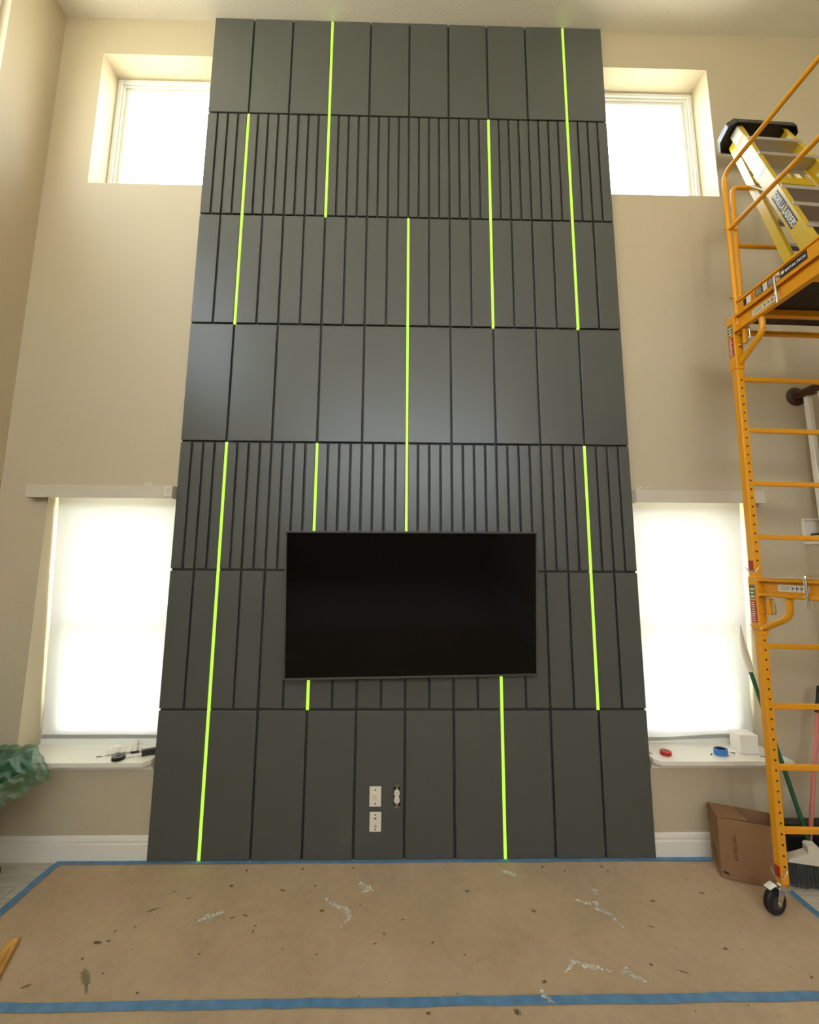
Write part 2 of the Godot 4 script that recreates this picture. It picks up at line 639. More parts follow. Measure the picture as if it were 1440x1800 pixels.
func build_windows() -> void:
	for k in 2:
		var h: Array = HOLES[k]
		var w := structure("window_%d" % (k + 1))
		part("window_frame", frame_bars(h[0], h[1], h[2], h[3], 0.035, -0.245, -0.195), M.white_vinyl, w)
		part("stop", frame_bars(h[0] + 0.035, h[1] - 0.035, h[2] + 0.035, h[3] - 0.035, 0.02, -0.245, -0.21), M.white_vinyl, w)
		part("sash", frame_bars(h[0] + 0.055, h[1] - 0.055, h[2] + 0.055, h[3] - 0.055, 0.025, -0.245, -0.222), M.white_vinyl, w)
		part("pane", span_mesh(Vector3(h[0] + 0.075, h[2] + 0.075, -0.238), Vector3(h[1] - 0.075, h[3] - 0.075, -0.232)), M.window_glass, w)
	for k in 2:
		var h: Array = HOLES[k + 2]
		var w := structure("window_%d" % (k + 3))
		part("window_frame", frame_bars(h[0], h[1], h[2] + 0.005, h[3], 0.05, -0.245, -0.19), M.white_vinyl, w)
		var mid := 1.36
		part("upper_sash", frame_bars(h[0] + 0.05, h[1] - 0.05, mid - 0.025, h[3] - 0.05, 0.045, -0.243, -0.222), M.white_vinyl, w)
		part("lower_sash", frame_bars(h[0] + 0.05, h[1] - 0.05, h[2] + 0.05, mid + 0.03, 0.05, -0.221, -0.198), M.white_vinyl, w)
		part("pane", span_mesh(Vector3(h[0] + 0.09, mid, -0.235), Vector3(h[1] - 0.09, h[3] - 0.09, -0.23)), M.window_glass, w)
		part("pane", span_mesh(Vector3(h[0] + 0.09, h[2] + 0.09, -0.212), Vector3(h[1] - 0.09, mid, -0.207)), M.window_glass, w)
	# stools with horns and aprons below the lower windows
	for k in 2:
		var s := -1.0 if k == 0 else 1.0
		var t := structure("trim_%d" % (k + 1))
		var xo := 2.43 if k == 0 else 2.375
		var xi := 1.53
		# plan outline (x, z): the inner end is mitred back to the wall
		var pts := [Vector2(xi + 0.035, BACK - 0.165), Vector2(xi + 0.035, BACK), Vector2(xi, BACK), Vector2(xi, 0.03), Vector2(xi + 0.028, 0.07), Vector2(xo, 0.07), Vector2(xo, BACK + 0.001), Vector2((2.379 if k == 0 else 2.354), BACK), Vector2((2.379 if k == 0 else 2.354), BACK - 0.165)]
		var out := []
		for p: Vector2 in pts:
			out.append(Vector2(p.x * s, p.y))
		part("stool", prism_mesh(out, 0.558, 0.582, Transform3D(Basis(Vector3(1, 0, 0), Vector3(0, 0, 1), Vector3(0, 1, 0)), Vector3.ZERO)), M.white_trim, t)
		var st := mb()
		var prof := [Vector2(0, 0), Vector2(0.012, 0.002), Vector2(0.015, 0.02), Vector2(0.02, 0.026), Vector2(0.034, 0.042), Vector2(0.04, 0.052), Vector2(0, 0.052)]
		var x0 := -xo + 0.03 if k == 0 else xi + 0.01
		var x1 := -xi - 0.01 if k == 0 else xo - 0.03
		prism(st, prof, x0, x1, Transform3D(Basis(Vector3(0, 0, 1), Vector3(0, 1, 0), Vector3(1, 0, 0)), Vector3(0, 0.506, BACK)))
		part("apron", st.commit(), M.white_trim, t)

# ---------------------------------------------------------------- feature wall
const PW := 0.305
const PH := 0.85905
# LED lines: column joint, first row, last row (rows from the top)
const LEDS := [[1, 1, 2], [3, 0, 1], [5, 2, 4], [7, 1, 2], [9, 0, 2], [1, 4, 6], [3, 4, 5], [9, 4, 5], [7, 5, 6]]
const SPLIT := [1, 4, 2, 1, 4, 2, 1]

func lit(col: float, row: int) -> bool:
	for l: Array in LEDS:
		if absf(col - l[0]) < 0.01 and row >= l[1] and row <= l[2]:
			return true
	return false

func build_panelling() -> void:
	var root := structure("wall_panelling", "floor-to-ceiling dark grey panelled feature wall", "panelling")
	part("backing", span_mesh(Vector3(-1.523, 0.0, BACK), Vector3(1.523, CEIL - 0.004, -0.018)), M.backing_paint, root)
	var meshes := {}
	var gap := 0.014
	var wide := 0.022
	for row in 7:
		var y1 := 7.0 * PH - row * PH
		var y0 := y1 - PH
		y1 = y1 - (0.0 if row == 0 else gap / 2)
		y0 = y0 + (0.004 if row == 6 else gap / 2)
		var n: int = 10 * SPLIT[row]
		for i in n:
			var c0: float = float(i) / SPLIT[row]
			var c1: float = float(i + 1) / SPLIT[row]
			var x0 := (c0 - 5.0) * PW + (0.0 if i == 0 else (wide if lit(c0, row) else gap) / 2)
			var x1 := (c1 - 5.0) * PW - (0.0 if i == n - 1 else (wide if lit(c1, row) else gap) / 2)
			var key := "%.4f_%.4f" % [x1 - x0, y1 - y0]
			if not meshes.has(key):
				meshes[key] = box_mesh(Vector3(x1 - x0, y1 - y0, 0.018), 0.0022)
			part("panel", meshes[key], M.panel_paint, root, T((x0 + x1) / 2, (y0 + y1) / 2, -0.009 + rng.randf_range(-0.0006, 0.0006)))

func build_leds() -> void:
	var labels := ["lime LED strip, upper left, in narrow-slat row down to third row", "lime LED strip from ceiling, left of centre, ending above third row", "long central lime LED strip running down to the television top", "lime LED strip right of centre in second and third rows", "lime LED strip from ceiling near the right edge of dark panels", "longest lower-left lime LED strip reaching down to the brown paper", "lime LED strip passing behind the left part of the television", "lime LED strip in fifth and sixth rows nearest the right edge", "lime LED strip below right part of television down to the floor"]
	for k in LEDS.size():
		var l: Array = LEDS[k]
		var y1: float = (7 - l[1]) * PH - 0.003
		var y0: float = (6 - l[2]) * PH + (0.006 if l[2] == 6 else -0.004)
		var x: float = (l[0] - 5) * PW
		var o := thing("led_strip", labels[k], "led light", Vector3(x, y0, -0.018), Vector3.ZERO, "lime LED strips in the panel joints")
		var hgt := y1 - y0
		part("channel", span_mesh(Vector3(-0.0095, 0, 0.0), Vector3(0.0095, hgt, 0.006)), M.led_channel, o)
		part("led_diffuser", span_mesh(Vector3(-0.0085, 0.0, 0.006), Vector3(0.0085, hgt, 0.0165), 0.002), M.led_glow, o)
		var a := AreaLight3D.new()
		a.name = "led_light"
		a.area_size = Vector2(0.017, hgt)
		a.light_color = Color(0.58, 1.0, 0.085).linear_to_srgb()
		a.light_energy = 0.006 * hgt
		if "area_range" in a:
			a.set("area_range", 12.0)
		a.shadow_enabled = true
		a.transform = T(0, hgt / 2, 0.0185, 0, PI, 0)
		o.add_child(a)

# ---------------------------------------------------------------- stair side
func build_stair() -> void:
	# cap and moulding on the half wall
	var cap := structure("trim_3")
	var prof := [Vector2(0, 0), Vector2(-0.012, 0.004), Vector2(-0.014, 0.02), Vector2(-0.026, 0.032), Vector2(-0.034, 0.046), Vector2(-0.034, 0.058), Vector2(0.15, 0.058), Vector2(0.15, 0)]
	part("cap", prism_mesh(prof, BACK, REAR, T(HALF, 1.905, 0)), M.white_trim, cap)
	# landing behind it
	var land := structure("floor_landing")
	part("boards", span_mesh(Vector3(HALF + 0.08, 1.8, BACK), Vector3(FAR_RIGHT, 1.962, REAR)), M.dark_walnut, land)
	part("nosing", span_mesh(Vector3(HALF + 0.03, 1.963, BACK), Vector3(HALF + 0.16, 1.985, REAR), 0.006), M.dark_walnut, land)
	# white skirting on the back wall above the landing
	var sk := structure("trim_4")
	part("board", span_mesh(Vector3(HALF - 0.02, 1.963, BACK), Vector3(FAR_RIGHT, 2.07, BACK + 0.014), 0.003), M.white_trim, sk)
	var st := mb()
	span(st, Vector3(HALF - 0.024, 1.963, BACK + 0.014), Vector3(HALF - 0.006, 2.085, BACK + 0.024), 0.003)
	span(st, Vector3(HALF - 0.006, 2.068, BACK + 0.002), Vector3(FAR_RIGHT, 2.085, BACK + 0.024), 0.003)
	part("moulding", st.commit(), M.white_trim, sk)
	var r := thing("stair_railing", "dark wood handrail with round wall rosette over white balusters", "railing", Vector3(2.775, 1.985, BACK))
	part("rosette", lathe_mesh([Vector2(0, 0.0), Vector2(0.066, 0.0), Vector2(0.068, 0.008), Vector2(0.06, 0.016), Vector2(0.058, 0.02), Vector2(0.05, 0.026), Vector2(0, 0.028)], 28, T(-0.015, 0.972, 0.0, PI / 2)), M.dark_walnut, r)
	var hp := [Vector2(-0.026, -0.024), Vector2(0.026, -0.024), Vector2(0.026, -0.006), Vector2(0.032, 0.006), Vector2(0.03, 0.02), Vector2(0.016, 0.032), Vector2(-0.016, 0.032), Vector2(-0.03, 0.02), Vector2(-0.032, 0.006), Vector2(-0.026, -0.006)]
	part("handrail", prism_mesh(hp, 0.02, 3.0, T(-0.012, 0.968, 0)), M.dark_walnut, r)
	for k in 24:
		part("baluster", span_mesh(Vector3(-0.016, 0, -0.016), Vector3(0.016, 0.945, 0.016), 0.002), M.white_trim, r, T(-0.004, 0, 0.075 + 0.1 * k))

# ---------------------------------------------------------------- floor covering
func sheet(x0: float, x1: float, z0: float, z1: float, y: float, nx: int, nz: int, wave: float, sd: int, size_m: Vector2, tz: float) -> ArrayMesh:
	var n := noise(1.1, 3, FastNoiseLite.TYPE_SIMPLEX_SMOOTH, sd)
	var rows := []
	var uvs := []
	for j in nz + 1:
		var r := []
		var u := []
		for i in nx + 1:
			var x := lerpf(x0, x1, float(i) / nx)
			var z := lerpf(z0, z1, float(j) / nz)
			r.append(Vector3(x, y + wave * (0.5 + 0.5 * n.get_noise_2d(x * 2.0, z * 2.0)), z))
			u.append(Vector2((x + 2.03) / size_m.x, (z - tz) / size_m.y))
		rows.append(r)
		uvs.append(u)
	return grid_mesh(rows, uvs)

func build_floor_covering() -> void:
	var dk := Color(0.30, 0.23, 0.14, 0.75)
	var gr := Color(0.42, 0.38, 0.29, 0.7)
	var lt := Color(0.76, 0.67, 0.52, 0.35)
	var spots := [[-0.95, 0.184, 0.012, 0.012], [-1.28, 0.338, 0.035, 0.008], [-1.24, 0.221, 0.008, 0.006], [-1.14, 0.267, 0.014, 0.006], [-0.8, 0.378, 0.018, 0.005], [-0.49, 0.189, 0.008, 0.006], [-0.66, 0.219, 0.02, 0.006], [-0.73, 0.358, 0.007, 0.005], [-0.73, 0.438, 0.008, 0.005], [-0.73, 0.469, 0.005, 0.012], [-0.86, 0.391, 0.014, 0.005], [-1.43, 0.521, 0.024, 0.012], [-1.385, 0.513, 0.012, 0.006], [-1.39, 0.462, 0.009, 0.007], [-1.31, 0.438, 0.007, 0.005], [-1.44, 0.599, 0.008, 0.007], [-1.3, 0.668, 0.006, 0.005], [-1.1, 0.754, 0.008, 0.007], [-0.93, 0.584, 0.006, 0.005], [-0.42, 0.355, 0.016, 0.008], [-0.1, 0.489, 0.008, 0.008], [-0.4, 0.593, 0.006, 0.005], [-0.14, 0.542, 0.012, 0.004], [-0.01, 0.413, 0.012, 0.005], [-0.23, 0.318, 0.008, 0.004], [-0.91, 0.07, 0.006, 0.014], [-0.59, 0.062, 0.007, 0.012], [-0.3, 0.055, 0.006, 0.01], [0.81, 0.06, 0.006, 0.014], [1.16, 0.06, 0.014, 0.007], [0.93, 0.092, 0.01, 0.006], [1.18, 0.095, 0.01, 0.006], [1.39, 0.106, 0.007, 0.006], [0.34, 0.237, 0.012, 0.01], [0.66, 0.366, 0.016, 0.012], [1.31, 0.312, 0.014, 0.008], [1.61, 0.262, 0.014, 0.008], [1.21, 0.466, 0.016, 0.004], [1.48, 0.586, 0.012, 0.008], [1.09, 0.658, 0.008, 0.01], [1.21, 0.69, 0.03, 0.004], [0.59, 0.727, 0.012, 0.008], [1.75, 0.722, 0.01, 0.006], [0.13, 0.539, 0.008, 0.006], [0.27, 0.603, 0.009, 0.004], [-1.58, 0.72, 0.022, 0.007]]
	var marks := []
	for s: Array in spots:
		marks.append([s[0], s[1], s[2] * 0.8, s[3] * 0.7, rng.randf_range(-0.5, 0.5), dk])
	marks.append([-1.36, 0.687, 0.05, 0.014, 0.8, gr])
	marks.append([-1.322, 0.733, 0.026, 0.006, 1.0, gr])
	for k in 46:
		marks.append([rng.randf_range(-1.9, 2.0), rng.randf_range(0.05, 0.75), rng.randf_range(0.02, 0.09), rng.randf_range(0.002, 0.006), rng.randf_range(-1.5, 1.5), lt])
	for k in 60:
		marks.append([rng.randf_range(-1.9, 2.0), rng.randf_range(0.05, 0.78), rng.randf_range(0.0015, 0.0035), rng.randf_range(0.0015, 0.003), 0.0, dk])
	make_paper("kraft_paper_back", 3, Vector2(4.13, 0.8), 0.02, marks)
	marks = [[0.44, 0.848, 0.012, 0.01, 0.4, dk], [0.09, 0.848, 0.009, 0.006, 0.0, dk], [-0.45, 0.9, 0.01, 0.006, 0.0, dk], [1.3, 0.95, 0.012, 0.005, 0.6, dk]]
	for k in 40:
		marks.append([rng.randf_range(-1.9, 2.0), rng.randf_range(0.8, 1.58), rng.randf_range(0.02, 0.12), rng.randf_range(0.002, 0.007), rng.randf_range(-1.5, 1.5), lt])
	for k in 60:
		marks.append([rng.randf_range(-1.9, 2.0), rng.randf_range(0.8, 1.58), rng.randf_range(0.0015, 0.0035), rng.randf_range(0.0015, 0.003), 0.0, dk])
	make_paper("kraft_paper_front", 33, Vector2(4.13, 0.8), 0.785, marks)
	var p1 := part("floor_paper", sheet(-2.03, 2.10, 0.012, 0.815, 0.002, 60, 16, 0.003, 4, Vector2(4.13, 0.8), 0.02), M.kraft_paper_back, self)
	p1.name = numbered("floor_paper")
	p1.set_meta("label", "spotted brown paper sheet on floor between panelling and blue seam tape")
	p1.set_meta("category", "floor paper")
	var p2 := part("floor_paper_001", sheet(-2.03, 2.10, 0.785, 3.9, 0.0055, 60, 40, 0.003, 5, Vector2(4.13, 0.8), 0.785), M.kraft_paper_front, self)
	p2.set_meta("label", "brown paper sheet nearest the viewer, in front of blue seam tape")
	p2.set_meta("category", "floor paper")
	tape("blue tape along foot of the dark panelling and baseboards", Vector3(-2.05, 0.0065, 0.003), Vector3(2.12, 0.0065, 0.006), 0.034, 0)
	tape("blue tape down left edge of paper beside light floor", Vector3(-2.035, 0.007, 0.02), Vector3(-2.045, 0.0075, 3.9), 0.042, 1)
	tape("blue tape down right edge of paper behind scaffold wheel", Vector3(2.10, 0.007, 0.02), Vector3(2.095, 0.0075, 3.9), 0.036, 2)
	tape("long blue tape across the paper seam near bottom of picture", Vector3(-2.06, 0.0095, 0.812), Vector3(2.12, 0.0095, 0.806), 0.037, 3)

func tape(label: String, a: Vector3, b: Vector3, wide: float, sd: int) -> void:
	var dir := (b - a).normalized()
	var side := dir.cross(Vector3.UP).normalized()
	var n := noise(0.9, 3, FastNoiseLite.TYPE_SIMPLEX_SMOOTH, 70 + sd)
	var rows := []
	for j in 5:
		var r := []
		var s := (j / 4.0 - 0.5) * wide
		for i in 121:
			var t := i / 120.0
			var p := a.lerp(b, t) + side * (s + 0.004 * n.get_noise_1d(t * 12.0 + 5.0) + (0.0015 * n.get_noise_2d(t * 200.0, j) if j in [0, 4] else 0.0))
			r.append(p + Vector3.UP * 0.0012 * (0.5 + n.get_noise_2d(t * 60.0, j * 0.7)))
		rows.append(r)
	if side.cross(dir).y < 0:
		rows.reverse()
	var o := part(numbered("painter_tape"), grid_mesh(rows), M.blue_tape, self)
	o.set_meta("label", label)
	o.set_meta("category", "tape")

# ---------------------------------------------------------------- television and wall plates
func build_tv() -> void:
	var w := 1.555
	var h := 0.8895
	var o := thing("television", "large black flat television mounted tilted on the dark panelling", "television", Vector3(0.0462, 1.5174, 0.15), Vector3(0.101, 0.0503, 0.0068))
	part("bezel", frame_bars(-w / 2, w / 2, -h / 2, h / 2, 0.012, -0.026, 0.002, 0.002), M.tv_plastic, o)
	part("screen", span_mesh(Vector3(-w / 2 + 0.011, -h / 2 + 0.011, -0.012), Vector3(w / 2 - 0.011, h / 2 - 0.011, -0.001)), M.tv_screen, o)
	var st := mb()
	span(st, Vector3(-w / 2 + 0.006, -h / 2 + 0.006, -0.024), Vector3(w / 2 - 0.006, h / 2 - 0.006, -0.0125), 0.002)
	span(st, Vector3(-0.55, -h / 2 + 0.04, -0.045), Vector3(0.55, 0.15, -0.024), 0.008)
	part("back_cover", st.commit(), M.tv_plastic, o)
	st = mb()
	for s: float in [-0.2, 0.2]:
		part("mount_rail", span_mesh(Vector3(s - 0.02, -0.2, -0.058), Vector3(s + 0.02, 0.2, -0.046), 0.002), M.black_steel, o)
	st = mb()
	var inv := o.transform.affine_inverse()
	tube(st, [Vector3(0.0, 0.05, -0.052), inv * Vector3(0.05, 1.56, 0.06), inv * Vector3(0.05, 1.56, 0.002)], 0.022, 10)
	cbox(st, inv * T(0.05, 1.56, 0.004), Vector3(0.3, 0.26, 0.008), 0.002)
	cbox(st, T(0, 0.05, -0.052), Vector3(0.44, 0.06, 0.01), 0.002)
	part("wall_bracket", st.commit(), M.black_steel, o)

func screw(parent: Node, x: float, y: float, z: float, r: float, m: Material) -> void:
	part("screw", lathe_mesh([Vector2(r, 0), Vector2(r, 0.001), Vector2(r * 0.6, 0.0018), Vector2(0, 0.002)], 12, T(x, y, z, PI / 2)), m, parent)

func build_plates() -> void:
	var hi := 0.0008
	var a := thing("cable_plate", "white wall plate with hooded cable opening, above the other plate", "wall plate", Vector3(-0.1775, 0.304, hi))
	var st := mb()
	# plate as a frame around the opening
	holed(st, -0.035, 0.035, 0.0, 0.112, 0.0, 0.005, [[-0.016, 0.012, 0.035, 0.075]])
	part("plate", st.commit(), M.plate_white, a)
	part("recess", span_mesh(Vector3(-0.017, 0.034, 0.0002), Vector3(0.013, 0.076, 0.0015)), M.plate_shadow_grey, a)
	part("hood", prism_mesh([Vector2(0, 0), Vector2(0.012, 0.034), Vector2(0.012, 0.04), Vector2(0, 0.04)], -0.016, 0.012, Transform3D(Basis(Vector3(0, 0, 1), Vector3(0, 1, 0), Vector3(1, 0, 0)), Vector3(0, 0.036, 0.0016))), M.plate_white, a)
	screw(a, 0.0, 0.094, 0.005, 0.0042, M.slot_dark)
	screw(a, 0.0, 0.016, 0.005, 0.0042, M.slot_dark)
	var b := thing("coaxial_plate", "white wall plate with small coaxial socket, lower of the two plates", "wall plate", Vector3(-0.175, 0.164, hi))
	part("plate", span_mesh(Vector3(-0.035, 0, 0), Vector3(0.035, 0.11, 0.005), 0.002), M.plate_white, b)
	screw(b, 0, 0.094, 0.005, 0.0042, M.slot_dark)
	screw(b, 0, 0.014, 0.005, 0.0042, M.slot_dark)
	part("port", prism_mesh([Vector2(-0.007, 0), Vector2(0.007, 0), Vector2(0.005, 0.007), Vector2(-0.005, 0.007)], 0.005, 0.0062, T(0, 0.071, 0)), M.slot_dark, b)
	part("socket", lathe_mesh([Vector2(0.0075, 0), Vector2(0.0075, 0.003), Vector2(0.005, 0.003), Vector2(0.005, 0.012), Vector2(0.003, 0.012), Vector2(0, 0.011)], 16, T(0.001, 0.034, 0.005, PI / 2)), M.chrome, b)
	var c := thing("duplex_outlet", "white duplex power outlet without cover plate in dark panel", "outlet", Vector3(-0.046, 0.312, hi))
	part("wall_box", span_mesh(Vector3(-0.02, -0.004, 0), Vector3(0.02, 0.102, 0.002)), M.slot_dark, c)
	st = mb()
	prism(st, [Vector2(-0.008, -0.016), Vector2(0.008, -0.016), Vector2(0.008, 0.114), Vector2(-0.008, 0.114)], 0.002, 0.0035)
	for y: float in [-0.016, 0.108]:
		for s: float in [-1.0, 1.0]:
			span(st, Vector3(s * 0.008, y, 0.002), Vector3(s * 0.015, y + 0.008, 0.0035))
	part("strap", st.commit(), M.zinc, c)
	part("receptacle", span_mesh(Vector3(-0.0135, 0.03, 0.002), Vector3(0.0135, 0.068, 0.011), 0.002), M.plate_white, c)
	for y: float in [0.03, 0.07]:
		var f := part("outlet_face", lathe_mesh([Vector2(0.0175, 0), Vector2(0.0175, 0.012), Vector2(0.0165, 0.013), Vector2(0, 0.013)], 20, T(0, y, 0.0025, PI / 2)), M.plate_white, c)
		for s: float in [-1.0, 1.0]:
			part("slot", span_mesh(Vector3(s * 0.0065 - 0.0012, y, 0.0155), Vector3(s * 0.0065 + 0.0012, y + 0.009, 0.0162)), M.slot_dark, f)
		part("ground_hole", lathe_mesh([Vector2(0.0028, 0), Vector2(0.0028, 0.0008), Vector2(0, 0.0008)], 10, T(0, y - 0.008, 0.0155, PI / 2)), M.slot_dark, f)

# ---------------------------------------------------------------- roller shades
func build_shades() -> void:
	for k in 2:
		var left := k == 0
		var x0 := -2.365 if left else 1.535
		var x1 := -1.535 if left else 2.335
		var lab := "white roller shade glowing over window left of the panelling" if left else "white roller shade with crooked hem over window beside scaffold"
		var o := thing("roller_shade", lab, "roller shade", Vector3((x0 + x1) / 2, 0.6, -0.08), Vector3.ZERO, "roller shades on the lower windows")
		var rows := []
		var n := noise(1.2, 3, FastNoiseLite.TYPE_SIMPLEX_SMOOTH, 90 + k)
		var nx := 30
		var ny := 44
		for j in ny + 1:
			var t := float(j) / ny
			var r := []
			for i in nx + 1:
				var s := float(i) / nx
				var bot := 0.648 if left else lerpf(0.622, 0.652, s)
				var x := lerpf(x0, x1, s)
				var y := lerpf(2.2, bot, t)
				r.append(Vector3(x, y, lerpf(-0.09, -0.178, t) + 0.012 * t * n.get_noise_2d(x * 1.5, y)) - o.position)
			rows.append(r)
		part("fabric", grid_mesh(rows), M.shade_fabric, o)
		var a: Vector3 = rows[ny][0]
		var b: Vector3 = rows[ny][nx]
		part("hem_bar", box_mesh(Vector3((b - a).length(), 0.024, 0.008), 0.003), M.hem_metal, o, Transform3D(Basis.from_euler(Vector3(0, 0, atan2(b.y - a.y, b.x - a.x))), (a + b) / 2 + Vector3(0, -0.012, 0)))
		var vx0 := -2.47 if left else 1.528
		var vx1 := -1.528 if left else 2.40
		part("roller", tube_mesh([Vector3(x0, 2.215, -0.02) - o.position, Vector3(x1, 2.215, -0.02) - o.position], 0.022, 14), M.hem_metal, o)
		var st := mb()
		span(st, Vector3(vx0, 2.178, 0.04) - o.position, Vector3(vx1, 2.262, 0.046) - o.position, 0.001)
		span(st, Vector3(vx0, 2.256, -0.024) - o.position, Vector3(vx1, 2.262, 0.04) - o.position, 0.001)
		span(st, Vector3(vx0, 2.178, -0.024) - o.position, Vector3(vx0 + 0.004, 2.256, 0.04) - o.position)
		span(st, Vector3(vx1 - 0.004, 2.178, -0.024) - o.position, Vector3(vx1, 2.256, 0.04) - o.position)
		part("valance", st.commit(), M.valance_fabric, o)
		for bx: float in ([-1.735, -1.705] if left else [1.565, 1.615]):
			st = mb()
			tube(st, rounded([Vector3(bx, 2.262, 0.01) - o.position, Vector3(bx, 2.278, 0.012) - o.position, Vector3(bx + 0.018, 2.284, 0.02) - o.position], 0.006, 3), 0.004, 8)
			part("bracket", st.commit(), M.white_trim, o)
		if left:
			var e := part("end_clip", frame_bars(-1.575, -1.53, 2.19, 2.25, 0.005, 0.046, 0.052, 0.001), M.white_trim, o)
			e.position = -o.position

# ---------------------------------------------------------------- scaffold
const SW := 0.70
const SL := 1.83

func caster(parent: Node, x: float, z: float, lift: float, turn: float) -> void:
	var c := Node3D.new()
	c.name = "caster"
	parent.add_child(c, true)
	c.position = Vector3(x, lift, z)
	var st := mb()
	# the wheel, axle along its own x axis, trailing behind the stem
	var ax := Transform3D(Basis.from_euler(Vector3(0, turn, 0)), Vector3.ZERO) * T(-0.02, 0.0625, 0.035, 0, 0, PI / 2)
	lathe(st, [Vector2(0, -0.017), Vector2(0.05, -0.017), Vector2(0.058, -0.014), Vector2(0.0625, -0.006), Vector2(0.0625, 0.006), Vector2(0.058, 0.014), Vector2(0.05, 0.017), Vector2(0, 0.017)], 32, ax)
	part("wheel", st.commit(), M.rubber, c)
	st = mb()
	lathe(st, [Vector2(0, -0.0195), Vector2(0.03, -0.0195), Vector2(0.032, -0.016), Vector2(0.032, 0.016), Vector2(0.03, 0.0195), Vector2(0, 0.0195)], 20, ax)
	part("hub", st.commit(), M.wheel_hub, c)
	var b := Transform3D(Basis.from_euler(Vector3(0, turn, 0)), Vector3.ZERO)
	st = mb()
	for s: float in [-1.0, 1.0]:
		prism(st, [Vector2(-0.02, 0.132), Vector2(0.03, 0.132), Vector2(0.05, 0.062), Vector2(0.035, 0.046), Vector2(0.02, 0.062)], s * 0.022, s * 0.025, b * Transform3D(Basis(Vector3(0, 0, 1), Vector3(0, 1, 0), Vector3(1, 0, 0)), Vector3(-0.02, 0, 0)))
	cbox(st, b * T(-0.02, 0.132, 0.008), Vector3(0.056, 0.005, 0.06), 0.001)
	part("fork", st.commit(), M.chrome, c)
	st = mb()
	tube(st, [b * Vector3(-0.05, 0.0625, 0.035), b * Vector3(0.01, 0.0625, 0.035)], 0.007, 8)
	part("axle_bolt", st.commit(), M.chrome, c)
	st = mb()
	lathe(st, [Vector2(0.03, 0.134), Vector2(0.03, 0.15), Vector2(0.018, 0.156), Vector2(0.018, 0.175)], 20)
	part("swivel", st.commit(), M.chrome, c)
	st = mb()
	cbox(st, b * T(-0.02, 0.135, 0.058, 0.3), Vector3(0.036, 0.004, 0.05), 0.001)
	part("brake_pedal", st.commit(), M.chrome, c)

func side_rail(root: Node, x: float, s: float, y0: float, y1: float) -> void:
	# C-shaped rail along z, flanges turned outwards (s = -1 is the side seen in the picture)
	var st := mb()
	span(st, Vector3(x - 0.002, y0, 0.045), Vector3(x + 0.002, y1, SL - 0.045))
	span(st, Vector3(x, y1 - 0.006, 0.03), Vector3(x + s * 0.024, y1, SL - 0.03), 0.001)
	span(st, Vector3(x, y0, 0.03), Vector3(x + s * 0.024, y0 + 0.006, SL - 0.03), 0.001)
	span(st, Vector3(x + s * 0.02, y0, 0.03), Vector3(x + s * 0.024, y0 + 0.018, SL - 0.03), 0.001)
	span(st, Vector3(x + s * 0.02, y1 - 0.018, 0.03), Vector3(x + s * 0.024, y1, SL - 0.03), 0.001)
	part("side_rail", st.commit(), M.scaffold_yellow, root)

func corner_sleeve(root: Node, x: float, z: float, into: float, s: float, y0: float, y1: float) -> void:
	# square sleeve round the upright, with the bent brace up to the rail and the spring pin
	var st := mb()
	cbox(st, T(x, (y0 + y1) / 2, z), Vector3(0.052, y1 - y0, 0.052), 0.003)
	var sl := part("sleeve", st.commit(), M.scaffold_yellow, root)
	st = mb()
	cbox(st, T(x, y1 - 0.055, z + into * 0.03), Vector3(0.05, 0.11, 0.012), 0.002)
	part("plate", st.commit(), M.scaffold_yellow, sl)
	st = mb()
	tube(st, rounded([Vector3(x, y1 - 0.09, z + into * 0.192), Vector3(x, y1 - 0.2, z + into * 0.186), Vector3(x, y0 + 0.035, z + into * 0.02)], 0.045, 6), 0.016, 12)
	part("brace", st.commit(), M.scaffold_yellow, root)
	st = mb()
	cbox(st, T(x, y1 - 0.157, z + into * 0.073), Vector3(0.022, 0.09, 0.016), 0.002)
	cbox(st, T(x, y1 - 0.118, z + into * 0.033), Vector3(0.02, 0.014, 0.018), 0.002)
	cbox(st, T(x, y1 - 0.192, z + into * 0.033), Vector3(0.02, 0.014, 0.018), 0.002)
	var sp := part("spring_pin", st.commit(), M.scaffold_yellow, root)
	st = mb()
	tube(st, rounded([Vector3(x, y1 - 0.118, z + into * 0.03), Vector3(x, y1 - 0.118, z + into * 0.105), Vector3(x, y1 - 0.195, z + into * 0.105), Vector3(x, y1 - 0.195, z + into * 0.03)], 0.012, 4), 0.004, 8)
	part("pull_handle", st.commit(), M.chrome, sp)
	if s < 0:
		var f := x - 0.0262
		part("caution_sticker", span_mesh(Vector3(f - 0.0006, y1 - 0.12, z - 0.018), Vector3(f, y1 - 0.045, z + 0.018)), M.sticker_green, sl)
		part("danger_sticker", span_mesh(Vector3(f - 0.0006, y1 - 0.25, z - 0.018), Vector3(f, y1 - 0.13, z + 0.018)), M.sticker_red, sl)
		st = mb()
		for k in 9:
			span(st, Vector3(f - 0.001, y1 - 0.243 + k * 0.0125, z - 0.014), Vector3(f - 0.0005, y1 - 0.238 + k * 0.0125, z + 0.01 - 0.002 * (k % 3)))
		for k in 3:
			span(st, Vector3(f - 0.001, y1 - 0.112 + k * 0.02, z - 0.012), Vector3(f - 0.0005, y1 - 0.104 + k * 0.02, z + 0.012 - 0.004 * (k % 2)))
		part("sticker_print", st.commit(), M.print_white, sl).set_meta("kind", "stuff")

